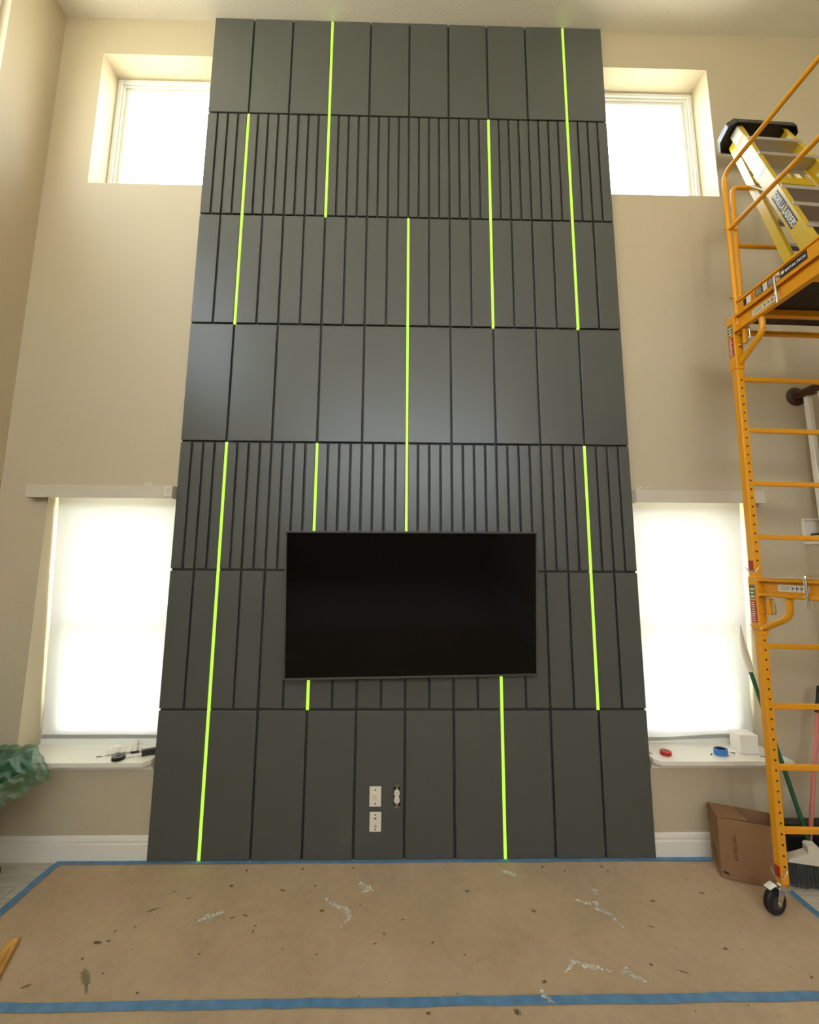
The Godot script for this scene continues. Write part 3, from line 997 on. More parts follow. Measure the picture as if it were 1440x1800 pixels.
func u_clip(root: Node, x: float, y: float, z: float) -> void:
	var st := mb()
	tube(st, rounded([Vector3(x - 0.03, y + 0.006, z - 0.03), Vector3(x - 0.033, y - 0.018, z + 0.0), Vector3(x - 0.024, y - 0.016, z + 0.03), Vector3(x + 0.004, y + 0.024, z + 0.03), Vector3(x + 0.012, y + 0.03, z + 0.024)], 0.006, 3), 0.0025, 6)
	part("lock_clip", st.commit(), M.chrome, root)

func build_scaffold() -> void:
	var root := thing("rolling_scaffold", "tall yellow rolling scaffold with ladder ends and guard rails", "scaffold", Vector3(1.93, 0, 0.411), Vector3(0, 0, -0.0183))
	var y: Material = M.scaffold_yellow
	var hole_mesh := lathe_mesh([Vector2(0.0055, 0), Vector2(0.0055, 0.0008), Vector2(0, 0.0008)], 10)
	var up_low := box_mesh(Vector3(0.042, 1.57, 0.042), 0.004)
	var up_high := box_mesh(Vector3(0.042, 1.54, 0.042), 0.004)
	for zz: float in [0.0, SL]:
		for xx: float in [0.0, SW]:
			var into := 1.0 if zz == 0.0 else -1.0
			var low := part("upright", up_low, y, root, T(xx, 0.155 + 0.785, zz))
			var high := part("upright", up_high, y, root, T(xx, 1.73 + 0.77, zz))
			# rows of adjusting holes on the inward face
			for pair: Array in [[low, 0.24, 1.38, 0.94], [high, 1.79, 2.9, 2.5]]:
				var st := mb()
				var h: float = pair[1]
				while h < pair[2]:
					st.append_from(hole_mesh, 0, T(0, h - pair[3], into * 0.0208, into * PI / 2))
					h += 0.0508
				part("pin_holes", st.commit(), M.hole_dark, pair[0]).set_meta("kind", "stuff")
			caster(root, xx, zz, 0.0128 * xx / SW, -1.35 if xx == 0.0 else -1.2)
			var s := -1.0 if xx == 0.0 else 1.0
			corner_sleeve(root, xx, zz, into, s, 1.385, 1.70)
			corner_sleeve(root, xx, zz, into, s, 2.925, 3.262)
			if s < 0:
				u_clip(root, xx, 1.745, zz)
				u_clip(root, xx, 1.43, zz)
				u_clip(root, xx, 0.2, zz)
				part("sticker", span_mesh(Vector3(xx - 0.0218, 0.175, zz - 0.016), Vector3(xx - 0.0211, 0.235, zz + 0.016)), M.sticker_red, root)
				part("sticker", span_mesh(Vector3(xx - 0.0218, 1.735, zz - 0.016), Vector3(xx - 0.0211, 1.79, zz + 0.016)), M.sticker_red, root)
		for h: float in [0.40, 0.705, 1.012, 1.325, 1.925, 2.235, 2.553, 2.869, 3.17]:
			part("rung", span_mesh(Vector3(0.02, h - 0.013, zz - 0.013), Vector3(SW - 0.02, h + 0.013, zz + 0.013), 0.003), y, root)
	for xx: float in [0.0, SW]:
		var s := -1.0 if xx == 0.0 else 1.0
		side_rail(root, xx, s, 1.595, 1.695)
		side_rail(root, xx, s, 3.15, 3.262)
		# toe board on the upper rail
		var st := mb()
		span(st, Vector3(xx - 0.003, 3.264, 0.04), Vector3(xx + 0.003, 3.348, SL - 0.04), 0.001)
		span(st, Vector3(xx - 0.006, 3.336, 0.04), Vector3(xx + 0.012 * s, 3.35, SL - 0.04), 0.002)
		part("toe_board", st.commit(), y, root)
		# guard rail: one bent tube, with a mid rail
		st = mb()
		tube(st, rounded([Vector3(xx, 3.2, 0.03), Vector3(xx, 4.24, 0.02), Vector3(xx, 4.24, SL - 0.02), Vector3(xx, 3.2, SL - 0.03)], 0.07, 6), 0.0135, 12)
		part("guard_rail", st.commit(), y, root)
		part("mid_rail", tube_mesh([Vector3(xx, 3.84, 0.02), Vector3(xx, 3.84, SL - 0.02)], 0.0135, 12), y, root)
		# deck lock bars
		for pair: Array in [[1.71, 1.555], [3.30, 3.145]]:
			st = mb()
			tube(st, rounded([Vector3(xx + s * 0.03, pair[1], 0.318), Vector3(xx + s * 0.032, pair[0], 0.314), Vector3(xx - s * 0.05, pair[0] + 0.002, 0.33)], 0.01, 3), 0.007, 10)
			tube(st, [Vector3(xx + s * 0.031, pair[0] - 0.095, 0.314), Vector3(xx + s * 0.031, pair[0] - 0.105, 0.314)], 0.01, 10)
			part("lock_bar", st.commit(), M.chrome, root)
		# warning label on both side rails
		for yy: float in [1.645, 3.205]:
			var lb := part("warning_label", span_mesh(Vector3(xx + s * 0.0021, yy - 0.017, 0.135), Vector3(xx + s * 0.0028, yy + 0.017, 0.305)), M.sticker_white, root)
			st = mb()
			for k in 3:
				span(st, Vector3(xx + s * 0.0027, yy - 0.008 + 0.007 * k, 0.145), Vector3(xx + s * 0.0032, yy - 0.006 + 0.007 * k, 0.2))
			for k in 4:
				span(st, Vector3(xx + s * 0.0027, yy - 0.011, 0.212 + 0.023 * k), Vector3(xx + s * 0.0032, yy + 0.011, 0.215 + 0.023 * k))
				span(st, Vector3(xx + s * 0.0027, yy - 0.002, 0.216 + 0.023 * k), Vector3(xx + s * 0.0032, yy + 0.004, 0.226 + 0.023 * k))
			part("label_print", st.commit(), M.sticker_black, lb)
	# stickers and the maker's strip on the toe board
	var f := -0.0032
	for e: Array in [[0.085, 0.105, M.sticker_black], [0.106, 0.135, M.sticker_white], [0.142, 0.156, M.sticker_orange], [0.165, 0.215, M.sticker_black], [0.217, 0.243, M.sticker_white], [0.245, 0.288, M.sticker_black], [0.29, 0.316, M.sticker_white]]:
		part("sticker", span_mesh(Vector3(f - 0.0006, 3.286, e[0]), Vector3(f, 3.328, e[1])), e[2], root)
	var stp := mb()
	for k in 4:
		span(stp, Vector3(f - 0.001, 3.292 + k * 0.009, 0.17), Vector3(f - 0.0005, 3.295 + k * 0.009, 0.21 - 0.006 * (k % 2)))
		span(stp, Vector3(f - 0.001, 3.292 + k * 0.009, 0.25), Vector3(f - 0.0005, 3.295 + k * 0.009, 0.284 - 0.006 * (k % 2)))
	part("sticker_print", stp.commit(), M.print_white, root).set_meta("kind", "stuff")
	var strip := part("name_strip", span_mesh(Vector3(f - 0.0006, 3.283, 0.322), Vector3(f, 3.331, 0.47)), M.sticker_black, root)
	# text reads along +z on the face turned to -x
	part("lettering", letters("▲ METALTECH", 0.015, 0.0006), M.print_white, strip, Transform3D(Basis(Vector3(0, 0, 1), Vector3(0, 1, 0), Vector3(-1, 0, 0)), Vector3(f - 0.001, 3.307, 0.396)))
	# end guard rails between the posts
	for zz: float in [-0.048, SL + 0.048]:
		var st := mb()
		tube(st, rounded([Vector3(0.098, 3.18, zz), Vector3(0.108, 4.225, zz), Vector3(SW - 0.108, 4.225, zz), Vector3(SW - 0.098, 3.18, zz)], 0.05, 6), 0.0135, 12)
		part("end_guard_rail", st.commit(), y, root)
		part("end_mid_rail", tube_mesh([Vector3(0.104, 3.80, zz), Vector3(SW - 0.104, 3.80, zz)], 0.0135, 12), y, root)
		st = mb()
		for h: float in [3.42, 3.9]:
			cbox(st, T(0.058, h, zz + (0.024 if zz < 0.0 else -0.024)), Vector3(0.085, 0.016, 0.012), 0.003)
		part("rail_clamp", st.commit(), y, root)
	# upper deck: dark plywood in a frame with cross bars
	part("deck", span_mesh(Vector3(0.012, 3.205, 0.04), Vector3(SW - 0.012, 3.225, SL - 0.04)), M.plywood_dark, root)
	for zz: float in [0.17, 0.47, 0.92, 1.36, 1.66]:
		part("deck_bar", span_mesh(Vector3(0.006, 3.165, zz - 0.016), Vector3(SW - 0.006, 3.203, zz + 0.016), 0.002), y, root)

# ---------------------------------------------------------------- step ladder
func channel(st: SurfaceTool, a: Vector3, b: Vector3, s: float, deep: float, flange: float) -> void:
	# C-shaped rail from a to b; the web faces s along x, flanges turn inwards
	var d := (b - a)
	var yv := d.normalized()
	var zv := Vector3.RIGHT.cross(yv).normalized()
	var xv := yv.cross(zv)
	var xf := Transform3D(Basis(xv, yv, zv), (a + b) / 2)
	cbox(st, xf, Vector3(0.004, d.length(), deep), 0.001)
	for t: float in [-1.0, 1.0]:
		cbox(st, xf * T(-s * flange / 2, 0, t * (deep / 2 - 0.002)), Vector3(flange, d.length(), 0.004), 0.001)

func build_ladder() -> void:
	var base := Vector3(2.275, 3.268, 0.89)
	var top := Vector3(2.505, 4.84, 0.198)
	var yv := (top - base).normalized()
	var zv := Vector3.RIGHT.cross(yv).normalized()
	var xv := yv.cross(zv)
	var root := thing("step_ladder", "folded yellow step ladder with black top leaning on scaffold deck", "ladder")
	root.transform = Transform3D(Basis(xv, yv, zv), base)
	var L := (top - base).length()
	var m: Material = M.ladder_yellow
	for s: float in [-1.0, 1.0]:
		var st := mb()
		channel(st, Vector3(s * 0.245, 0.0, 0.0), Vector3(s * 0.165, L, 0.0), s, 0.075, 0.028)
		var fr := part("front_rail", st.commit(), m, root)
		st = mb()
		channel(st, Vector3(s * 0.225, 0.01, -0.125), Vector3(s * 0.158, L - 0.04, -0.062), s, 0.045, 0.024)
		part("rear_rail", st.commit(), m, root)
		part("foot", box_mesh(Vector3(0.035, 0.03, 0.085), 0.004), M.ladder_black, root, T(s * 0.24, 0.0, 0.0))
		part("spreader", tube_mesh([Vector3(s * 0.2, 0.75, -0.01), Vector3(s * 0.2, 1.05, -0.08)], 0.006, 6), M.aluminium, root)
		st = mb()
		span(st, Vector3(s * 0.166, L - 0.17, -0.034), Vector3(s * 0.178, L - 0.005, 0.034), 0.002)
		part("top_bracket", st.commit(), M.label_silver, root)
		if s < 0:
			# labels lie on the web, which leans with the rail
			var lean := Basis(Vector3(0, 0, 1), atan2(-0.08, L))
			for e: Array in [[0.62, 0.80, M.label_silver], [0.81, 0.98, M.sticker_black], [1.0, 1.28, M.label_silver], [1.30, 1.52, M.label_silver]]:
				var mid: float = (e[0] + e[1]) / 2 + (0.0 if e[0] > 0.9 else 0.0)
				var x := -0.245 + 0.08 * mid / L
				if e[0] > 0.9:
					part("label", box_mesh(Vector3(0.0012, e[1] - e[0], 0.06), 0.0), e[2], fr, Transform3D(lean, Vector3(x - 0.0026, mid, 0)))
			for e: Array in [["GORILLA", 0.62], ["LADDERS", 0.42]]:
				var x: float = -0.245 + 0.08 * e[1] / L
				var pl := part("name_plate", box_mesh(Vector3(0.0012, 0.185, 0.046), 0.0), M.sticker_black, fr, Transform3D(lean, Vector3(x - 0.0026, e[1], 0)))
				part("lettering", letters(e[0], 0.032, 0.0008), M.print_white, pl, Transform3D(Basis(Vector3(0, -1, 0), Vector3(0, 0, 1), Vector3(-1, 0, 0)), Vector3(-0.001, 0, 0)))
			var st2 := mb()
			for k in 10:
				var yy := 1.03 + k * 0.048
				var x2 := -0.245 + 0.08 * yy / L
				cbox(st2, Transform3D(lean, Vector3(x2 - 0.0034, yy, -0.006 + 0.006 * (k % 3))), Vector3(0.0006, 0.018, 0.034 - 0.008 * (k % 2)))
			part("label_print", st2.commit(), M.hem_metal, fr)
	for yy: float in [0.25, 0.5, 0.72, 1.22, 1.49]:
		var half := 0.243 - 0.08 * yy / L
		var st := mb()
		# step: flat tread with a front and a back lip; the tread is level when the ladder stands open
		cbox(st, T(0, yy, 0.0, 0.25), Vector3(half * 2, 0.003, 0.085))
		cbox(st, T(0, yy - 0.014, 0.042, 0.25), Vector3(half * 2, 0.026, 0.003))
		cbox(st, T(0, yy - 0.02, -0.04, 0.25), Vector3(half * 2, 0.026, 0.003))
		part("step", st.commit(), M.aluminium, root)
	for e: Array in [[0.35, 0.03, M.aluminium], [0.62, 0.03, M.aluminium], [1.08, 0.1, m]]:
		var z: float = -0.125 + 0.063 * e[0] / L + (0.03 if e[2] == m else 0.0)
		part("rear_brace", span_mesh(Vector3(-0.215 + 0.065 * e[0] / L, e[0] - e[1] / 2, z - 0.016), Vector3(0.215 - 0.065 * e[0] / L, e[0] + e[1] / 2, z + 0.01), 0.002), e[2], root)
	# top cap: a shallow black tray with clipped corners
	var out := [Vector2(-0.24, -0.06), Vector2(-0.2, -0.115), Vector2(0.2, -0.115), Vector2(0.24, -0.06), Vector2(0.24, 0.03), Vector2(0.205, 0.062), Vector2(-0.205, 0.062), Vector2(-0.24, 0.03)]
	var turn := Transform3D(Basis(Vector3(1, 0, 0), Vector3(0, 0, 1), Vector3(0, 1, 0)), Vector3.ZERO)
	part("top_cap", prism_mesh(out, L + 0.012, L + 0.03, turn), M.ladder_black, root)
	var st := mb()
	for i in out.size():
		var a: Vector2 = out[i]
		var b: Vector2 = out[(i + 1) % out.size()]
		var mid := (a + b) / 2
		var d := b - a
		cbox(st, T(mid.x * 0.985, L - 0.012, mid.y * 0.97, 0, -atan2(d.y, d.x), 0), Vector3(d.length(), 0.05, 0.006), 0.001)
	part("cap_rim", st.commit(), M.ladder_black, root)

# ---------------------------------------------------------------- cardboard box
func build_box() -> void:
	var o := thing("cardboard_box", "open brown cardboard box on the floor under right window", "box", Vector3(1.804, 0.007, 0.158), Vector3(0, -0.37, 0))
	# local: front-left bottom corner at the origin, width along x, depth along -z
	var w := 0.30
	var d := 0.165
	var h := 0.312
	var t := 0.004
	var m: Material = M.cardboard
	var front := part("front_side", span_mesh(Vector3(0, 0, -t), Vector3(w, h, 0), 0.001), m, o)
	part("back_side", span_mesh(Vector3(0, 0, -d), Vector3(w, h, -d + t), 0.001), m, o)
	var left := part("left_side", span_mesh(Vector3(0, 0, -d + t), Vector3(t, h, -t)), m, o)
	part("right_side", span_mesh(Vector3(w - t, 0, -d + t), Vector3(w, h, -t)), m, o)
	part("bottom", span_mesh(Vector3(t, 0, -d + t), Vector3(w - t, t, -t)), m, o)
	part("flap", prism_mesh([Vector2(0, -0.003), Vector2(0, -d + 0.003), Vector2(0.12, -d + 0.012), Vector2(0.15, -0.012)], 0, 0.003, Transform3D(Basis(Vector3(1, 0.03, 0), Vector3(0, 0, 1), Vector3(0, 1, 0)), Vector3(0.002, h + 0.001, 0))), m, o)
	part("flap", span_mesh(Vector3(0, -0.1, 0), Vector3(w, 0, 0.003)), m, o, T(0, h, -d - 0.004, 0.03))
	part("flap", span_mesh(Vector3(0, -0.09, 0), Vector3(w, 0, 0.003)), m, o, T(0, h, -0.008, 0.12))
	part("flap", prism_mesh([Vector2(0, 0), Vector2(0.14, 0), Vector2(0.12, 0.07), Vector2(0.02, 0.07)], 0, 0.003, T(w, h, -0.01, 0, PI / 2, 0)), m, o)
	part("lettering", letters("THIS SIDE UP", 0.016, 0.0006), M.box_print, front, Transform3D(Basis(Vector3(0, -1, 0), Vector3(1, 0, 0), Vector3(0, 0, 1)), Vector3(0.075, 0.17, 0.0004)))
	part("print", span_mesh(Vector3(0.048, 0.09, 0.0), Vector3(0.052, 0.2, 0.0005)), M.cardboard, front)
	part("smudge", prism_mesh([Vector2(0.006, 0.03), Vector2(0.016, 0.024), Vector2(0.036, 0.02), Vector2(0.034, 0.034), Vector2(0.014, 0.038)], 0.0, 0.0006), M.box_dark_mark, front)
	var st := mb()
	for k in 3:
		cbox(st, T(-0.0004, 0.06 + 0.022 * k, -0.075 - 0.012 * k, 0.55), Vector3(0.0008, 0.006, 0.08))
	part("printed_bars", st.commit(), M.box_print, left)

# ---------------------------------------------------------------- brooms and dustpan
func build_brooms() -> void:
	var soc := Vector3(2.292, 0.205, 0.2)
	var tip := Vector3(2.212, 1.125, -0.004)
	var o := thing("push_broom", "green-handled broom with white head and grey bristles behind scaffold", "broom", Vector3(2.26, 0.004, 0.21))
	var inv := -o.position
	part("handle", tube_mesh([soc + inv + (soc - tip).normalized() * 0.03, tip + inv], 0.0115, 14), M.broom_green, o)
	# crumpled white sleeve over the tip
	part("sleeve", tube_mesh([tip + inv + Vector3(0.006, -0.035, 0.008), tip + inv + Vector3(-0.002, 0.02, 0.0), tip + inv + Vector3(-0.014, 0.09, -0.003), tip + inv + Vector3(-0.02, 0.16, -0.006), tip + inv + Vector3(-0.02, 0.25, -0.01)], [0.018, 0.021, 0.019, 0.014, 0.003], 9), M.broom_white, o)
	# head: sloped shoulders up to the socket
	var out := [Vector2(-0.11, 0.118), Vector2(-0.105, 0.135), Vector2(-0.05, 0.16), Vector2(-0.012, 0.178), Vector2(-0.014, 0.212), Vector2(-0.004, 0.222), Vector2(0.034, 0.222), Vector2(0.044, 0.212), Vector2(0.046, 0.172), Vector2(0.1, 0.15), Vector2(0.15, 0.135), Vector2(0.155, 0.118)]
	var head := part("head", prism_mesh(out, -0.022, 0.022, T(0, 0, 0, 0.08, -0.25, 0)), M.broom_white, o)
	part("screw_hole", lathe_mesh([Vector2(0.004, 0), Vector2(0.004, 0.001), Vector2(0, 0.001)], 8, T(0.018, 0.19, 0.0365, PI / 2, -0.25)), M.slot_dark, head)
	var st := mb()
	var r := RandomNumberGenerator.new()
	r.seed = 11
	for k in 900:
		var x := r.randf_range(-0.108, 0.153)
		var z := r.randf_range(-0.02, 0.02)
		var a := T(0, 0, 0, 0.08, -0.25, 0) * Vector3(x, 0.12, z)
		var b := Vector3(a.x + (x - 0.02) * 0.12 + r.randf_range(-0.008, 0.008), r.randf_range(0.0, 0.008), a.z + z * 0.8 + r.randf_range(-0.008, 0.008))
		tube(st, [a, b], 0.0014, 3, false)
	var br := part("bristles", st.commit(), M.bristle_grey, o)
	br.set_meta("kind", "stuff")
	# upright dustpan with a pink handle
	var d := thing("upright_dustpan", "black upright dustpan with pink handle in the right corner", "dustpan", Vector3(2.40, 0.008, 0.085))
	st = mb()
	var w := 0.165
	var hood := [Vector2(-0.06, 0.0), Vector2(0.1, 0.0), Vector2(0.1, 0.006), Vector2(-0.052, 0.006), Vector2(-0.054, 0.2), Vector2(-0.02, 0.245), Vector2(0.04, 0.25), Vector2(0.055, 0.2), Vector2(0.062, 0.2), Vector2(0.046, 0.258), Vector2(-0.024, 0.252), Vector2(-0.06, 0.205)]
	var side := Transform3D(Basis(Vector3(0, 0, 1), Vector3(0, 1, 0), Vector3(1, 0, 0)), Vector3.ZERO)
	prism(st, hood, -w, w, side)
	for s: float in [-1.0, 1.0]:
		prism(st, [Vector2(-0.06, 0), Vector2(0.1, 0), Vector2(0.055, 0.2), Vector2(0.046, 0.258), Vector2(-0.024, 0.252), Vector2(-0.06, 0.205)], s * w, s * (w + 0.005), side)
	part("pan", st.commit(), M.black_plastic, d)
	var lo := Vector3(2.318, 0.07, 0.15) - d.position
	var hi := Vector3(2.598, 1.02, 0.06) - d.position
	part("handle", tube_mesh([lo, lo.lerp(hi, 0.86)], 0.0105, 12), M.broom_pink, d)
	part("grip", tube_mesh([lo.lerp(hi, 0.85), lo.lerp(hi, 0.99), hi], [0.0135, 0.0135, 0.008], 12), M.black_plastic, d)
	part("hook", tube_mesh([lo.lerp(hi, 0.84) + Vector3(-0.02, 0, 0.01), lo.lerp(hi, 0.9) + Vector3(-0.02, 0, 0.01)], 0.008, 8), M.black_plastic, d)

# ---------------------------------------------------------------- covered table at the left edge
func build_table() -> void:
	var o := thing("side_table", "dark wooden table at left edge under green plastic film", "table", Vector3(-2.42, 0, 0.7))
	var m: Material = M.dark_wood
	part("tabletop", span_mesh(Vector3(-0.262, 0.585, -0.575), Vector3(0.265, 0.682, 0.8), 0.004), m, o)
	part("pedestal", span_mesh(Vector3(-0.2, 0.05, -0.3), Vector3(-0.1, 0.585, 0.4), 0.004), m, o)
	part("foot", span_mesh(Vector3(-0.24, 0.0, -0.36), Vector3(0.0, 0.05, -0.28), 0.006), m, o)
	part("foot", span_mesh(Vector3(-0.24, 0.0, 0.3), Vector3(0.0, 0.05, 0.38), 0.006), m, o)
	var c := thing("furniture_caster", "small black round caster on light floor at far left edge", "caster", Vector3(-2.285, 0, 0.12))
	part("wheel", lathe_mesh([Vector2(0, -0.012), Vector2(0.024, -0.012), Vector2(0.03, -0.006), Vector2(0.03, 0.006), Vector2(0.024, 0.012), Vector2(0, 0.012)], 20, T(0, 0.03, 0, 0, 0.4, PI / 2)), M.rubber, c)
	part("bracket", span_mesh(Vector3(-0.022, 0.03, -0.02), Vector3(-0.012, 0.066, 0.02), 0.002), M.black_steel, c)
	# the film: laid over the top and hanging over its edges, crumpled
	var n := noise(2.2, 4, FastNoiseLite.TYPE_SIMPLEX_SMOOTH, 61)
	var n2 := noise(7.0, 2, FastNoiseLite.TYPE_CELLULAR, 62)
	n2.cellular_return_type = FastNoiseLite.RETURN_DISTANCE2_SUB
	var n3 := noise(7.5, 2, FastNoiseLite.TYPE_PERLIN, 64)
	var rows := []
	var ex := -2.148
	var ez := 0.118
	for j in 150:
		var v := lerpf(ez - 0.115, 1.62, pow(j / 149.0, 1.6))
		var r := []
		for i in 90:
			var u := lerpf(-2.69, ex + 0.17, i / 89.0)
			var du := maxf(u - ex, 0.0)
			var dv := maxf(ez - v, 0.0)
			var drop := sqrt(du * du + dv * dv)
			var ridge := absf(n.get_noise_2d(u * 3.0 + v, v * 2.0 - u))
			var crease := (n2.get_noise_2d(u * 1.3 + v * 0.8, v * 1.6) + 1.0) * 0.5
			var sharp := 1.0 - absf(n3.get_noise_2d(u * 2.0 + v, v - 0.6 * u)) * 2.0
			var lift := 0.003 + 0.02 * ridge + 0.02 * crease + 0.012 * maxf(sharp, 0.0)
			var flare := 0.42 + 0.25 * n.get_noise_2d(v * 3.0, 7.0)
			var x := minf(u, ex) + flare * du
			var z := maxf(v, ez) - 0.3 * dv
			var p := Vector3(x, 0.684 - drop * 0.92, z)
			if drop > 0.0:
				var wave := 0.012 * n.get_noise_2d(v * 5.0, u * 2.0) * minf(1.0, drop / 0.05)
				p += Vector3(0.006 + wave + 0.012 * ridge + 0.016 * crease * minf(1.0, drop / 0.05) + 0.014 * maxf(sharp, 0.0) * minf(1.0, drop / 0.06), 0.01 * n.get_noise_2d(v * 4.0, 3.0) * drop / 0.1, 0)
				p.y += lift * maxf(0.0, 1.0 - drop / 0.03)
			else:
				p.y += lift
			r.append(p)
		rows.append(r)
	var f := part("plastic_film", grid_mesh(rows), M.green_film, self)
	f.set_meta("label", "crumpled translucent green plastic film draped over table at left")
	f.set_meta("category", "plastic film")

# ---------------------------------------------------------------- things on the window sills
func tape_roll(called: String, label: String, at: Vector3, r0: float, r1: float, h: float, m: Material, core: Material, squash := 1.0, turn := 0.0) -> void:
	var o := thing(called, label, "tape roll", at, Vector3(0, turn, 0))
	var xf := Transform3D(Basis.from_scale(Vector3(1, 1, squash)), Vector3.ZERO)
	part("roll", lathe_mesh([Vector2(r0 + 0.003, 0.0), Vector2(r1 - 0.001, 0), Vector2(r1, 0.001), Vector2(r1, h - 0.001), Vector2(r1 - 0.001, h), Vector2(r0 + 0.003, h)], 32, xf), m, o)
	part("core", lathe_mesh([Vector2(r0 + 0.003, h), Vector2(r0, h), Vector2(r0, 0.0), Vector2(r0 + 0.003, 0)], 32, xf), core, o)

func build_sill_things() -> void:
	var s := 0.5825
	tape_roll("tape_roll", "red roll of tape lying on right window sill near the panelling", Vector3(1.645, s, -0.026), 0.016, 0.032, 0.022, M.tape_red_roll, M.red_core)
	tape_roll("tape_roll", "blue open loop of painter tape on right window sill", Vector3(1.997, s, -0.026), 0.033, 0.044, 0.034, M.tape_blue_roll, M.tape_core, 0.72, 0.2)
	tape_roll("tape_roll", "black roll of electrical tape on left window sill", Vector3(-1.73, s, 0.022), 0.012, 0.036, 0.02, M.tape_black_roll, M.black_core)
	# white block
	var c := thing("white_carton", "plain white square carton on right window sill behind the scaffold post", "carton", Vector3(2.19, s, -0.075), Vector3(0, -0.1, 0))
	part("body", span_mesh(Vector3(-0.055, 0, -0.05), Vector3(0.055, 0.112, 0.05), 0.004), M.paper_white, c)
	part("lid", span_mesh(Vector3(-0.056, 0.1, -0.051), Vector3(0.056, 0.114, 0.051), 0.003), M.paper_white, c)
	# crumpled white paper
	var n := noise(9.0, 3, FastNoiseLite.TYPE_SIMPLEX_SMOOTH, 71)
	var rows := []
	for j in 24:
		var r := []
		for i in 34:
			var u := i / 33.0
			var v := j / 23.0
			var arch := sin(PI * clampf(v, 0.0, 1.0)) * (0.016 + 0.026 * u)
			var tilt := 0.006 + arch + 0.016 * absf(n.get_noise_2d(u * 0.9, v * 0.7)) * (0.4 + u)
			r.append(Vector3(-0.085 + 0.17 * u, tilt, (v - 0.5) * (0.045 + 0.05 * u) + 0.02 * n.get_noise_2d(u, 4.0)))
		rows.append(r)
	var p := thing("crumpled_paper", "crumpled white paper on the left window sill", "paper", Vector3(-1.775, s, -0.075), Vector3(0, 0.45, 0))
	part("sheet", grid_mesh(rows), M.paper_white, p)
	# utility knife, white stick and sanding block
	var k := thing("utility_knife", "thin black utility knife lying on left window sill beside paper", "knife", Vector3(-1.64, s, -0.062), Vector3(0, 0.35, 0))
	part("body", span_mesh(Vector3(-0.055, 0, -0.009), Vector3(0.055, 0.016, 0.009), 0.003), M.black_plastic, k)
	part("blade", span_mesh(Vector3(0.055, 0.005, -0.004), Vector3(0.085, 0.007, 0.006)), M.zinc, k)
	part("end_cap", span_mesh(Vector3(-0.06, 0.001, -0.0085), Vector3(-0.055, 0.017, 0.0085), 0.001), M.slot_dark, k)
	var q := thing("caulk_stick", "short white plastic stick on left sill in front of knife", "stick", Vector3(-1.655, s, -0.018), Vector3(0, 0.35, 0))
	part("body", span_mesh(Vector3(-0.045, 0, -0.008), Vector3(0.04, 0.014, 0.008), 0.003), M.paper_white, q)
	part("nozzle", tube_mesh([Vector3(0.04, 0.007, 0), Vector3(0.062, 0.008, 0)], [0.006, 0.003], 8), M.paper_white, q)
	var g := thing("sanding_block", "dark grey sanding block on left sill against the panelling", "sanding block", Vector3(-1.585, s, -0.045), Vector3(0, 0.5, 0))
	part("sponge", span_mesh(Vector3(-0.04, 0, -0.016), Vector3(0.04, 0.032, 0.016), 0.004), M.sponge_grey, g)
	part("grit_face", span_mesh(Vector3(-0.04, 0.001, 0.016), Vector3(0.04, 0.031, 0.0175)), M.tape_black_roll, g)
	var clip := thing("clear_anchor", "small white wall anchor standing on left sill before sanding block", "wall anchor", Vector3(-1.635, s, -0.035))
	part("body", lathe_mesh([Vector2(0.008, 0), Vector2(0.006, 0.004), Vector2(0.004, 0.02), Vector2(0.006, 0.035), Vector2(0.003, 0.046), Vector2(0, 0.047)], 12), M.white_vinyl, clip)
	var labs := ["small dark screw on left window sill beside crumpled paper", "small dark screw on right sill left of blue tape loop", "small dark screw on right sill between blue loop and carton", "small dark screw on right sill front near scaffold post"]
	var at := [Vector3(-1.875, s, -0.005), Vector3(1.929, s, -0.016), Vector3(2.09, s, -0.035), Vector3(2.24, s, 0.02)]
	for i in 4:
		var w := thing("screw", labs[i], "screw", at[i], Vector3(0, [0.3, 0.9, 2.2, 2.5][i], 0), "loose screws on the sills")
		part("shank", tube_mesh([Vector3(0, 0.003, 0), Vector3(0.02, 0.002, 0), Vector3(0.026, 0.002, 0)], [0.002, 0.002, 0.0005], 6), M.black_steel, w)
		part("head", tube_mesh([Vector3(-0.003, 0.0035, 0), Vector3(0, 0.003, 0)], [0.0045, 0.0025], 8), M.black_steel, w)
	# wooden stick at the far left of the paper
	var b := thing("wood_strip", "pale pine wood strip lying on brown paper at left edge", "wood strip", Vector3(-1.79, 0.009, 0.52), Vector3(0, 0.42, 0))
	part("strip", span_mesh(Vector3(-0.045, 0, 0.0), Vector3(0, 0.02, 0.62), 0.002), M.pine, b)
	part("end_notch", span_mesh(Vector3(-0.03, 0.02, 0.06), Vector3(-0.015, 0.026, 0.16), 0.002), M.pine, b)

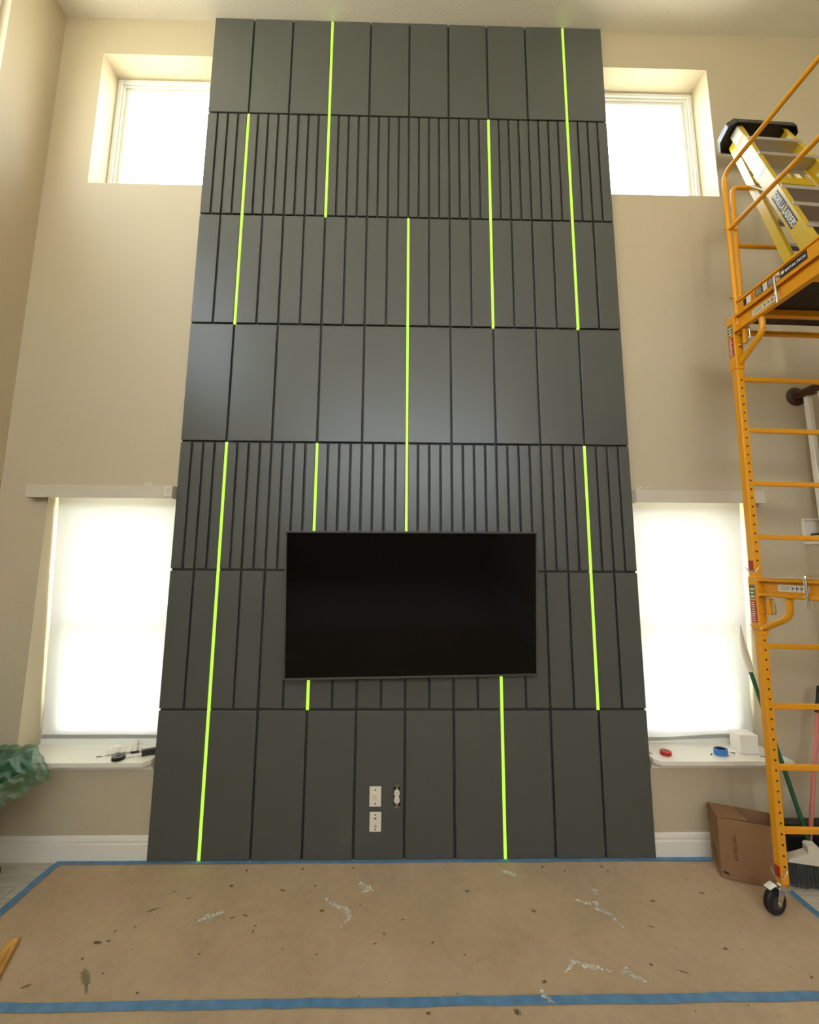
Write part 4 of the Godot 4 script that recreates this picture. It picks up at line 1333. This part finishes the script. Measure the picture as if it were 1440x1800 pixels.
# ---------------------------------------------------------------- scraps of clear film on the paper
func build_scraps() -> void:
	var list := [
		["clear plastic scrap under left-centre panels, beside dark specks", [[-1.02, 0.43], [-0.985, 0.40], [-0.95, 0.39], [-0.91, 0.37]]],
		["curl of clear plastic close to panelling left of centre", [[-0.25, 0.17], [-0.24, 0.2], [-0.2, 0.215], [-0.17, 0.235], [-0.23, 0.25]]],
		["branching clear plastic scrap on paper below the television", [[-0.42, 0.29], [-0.37, 0.33], [-0.3, 0.36], [-0.27, 0.40], [-0.29, 0.45], [-0.31, 0.47]]],
		["clear plastic scrap just below right-hand floor LED strip", [[0.54, 0.09], [0.58, 0.115], [0.63, 0.14], [0.68, 0.155]]],
		["small clear film curl right of floor LED strip", [[1.0, 0.235], [1.03, 0.26], [1.04, 0.285]]],
		["long clear plastic squiggle on paper right of centre", [[0.9, 0.31], [0.94, 0.335], [1.0, 0.335], [0.99, 0.38], [1.04, 0.41], [1.05, 0.47], [1.07, 0.485]]],
		["clear plastic squiggle left part, near seam tape right of centre", [[0.69, 0.7], [0.73, 0.675], [0.745, 0.65], [0.79, 0.67], [0.83, 0.68], [0.87, 0.69], [0.9, 0.705]]],
		["clear plastic curl with pointed end above seam tape, rightmost", [[0.93, 0.71], [0.97, 0.69], [0.98, 0.72], [1.02, 0.745]]],
		["tiny clear film scrap stuck on the blue seam tape", [[0.55, 0.768], [0.565, 0.79], [0.585, 0.815], [0.6, 0.83]]],
	]
	var r := RandomNumberGenerator.new()
	r.seed = 23
	for e: Array in list:
		var st := mb()
		var c3 := Curve3D.new()
		for p: Array in e[1]:
			c3.add_point(Vector3(p[0], 0.0, p[1]), Vector3(r.randf_range(-0.02, 0.02), 0, r.randf_range(-0.015, 0.015)), Vector3(r.randf_range(-0.02, 0.02), 0, r.randf_range(-0.015, 0.015)))
		var o0: Vector3 = c3.get_point_position(0)
		o0.y = 0.0085
		var long := c3.get_baked_length()
		var steps := int(long / 0.006) + 4
		var rows := []
		var base := noise(30.0, 2, FastNoiseLite.TYPE_SIMPLEX_SMOOTH, r.randi() % 1000)
		for j in 5:
			var row := []
			for i in steps + 1:
				var t := long * i / steps
				var p := c3.sample_baked(t)
				var d := (c3.sample_baked(minf(t + 0.004, long)) - c3.sample_baked(maxf(t - 0.004, 0.0))).normalized()
				var side := d.cross(Vector3.UP)
				var half := (0.003 + 0.011 * absf(base.get_noise_1d(t * 1.6))) * sin(PI * clampf(0.06 + 0.9 * i / steps, 0, 1))
				var q := p + side * half * (j - 2)
				q.y = 0.0095 - 0.0085 + 0.014 * absf(base.get_noise_2d(t * 2.2, j * 0.025)) + 0.001
				q.x -= o0.x
				q.z -= o0.z
				row.append(q)
			rows.append(row)
		var o := thing("plastic_scrap", e[0], "plastic scrap", o0, Vector3.ZERO, "clear plastic scraps on the brown paper")
		part("film", grid_mesh(rows), M.clear_film, o)
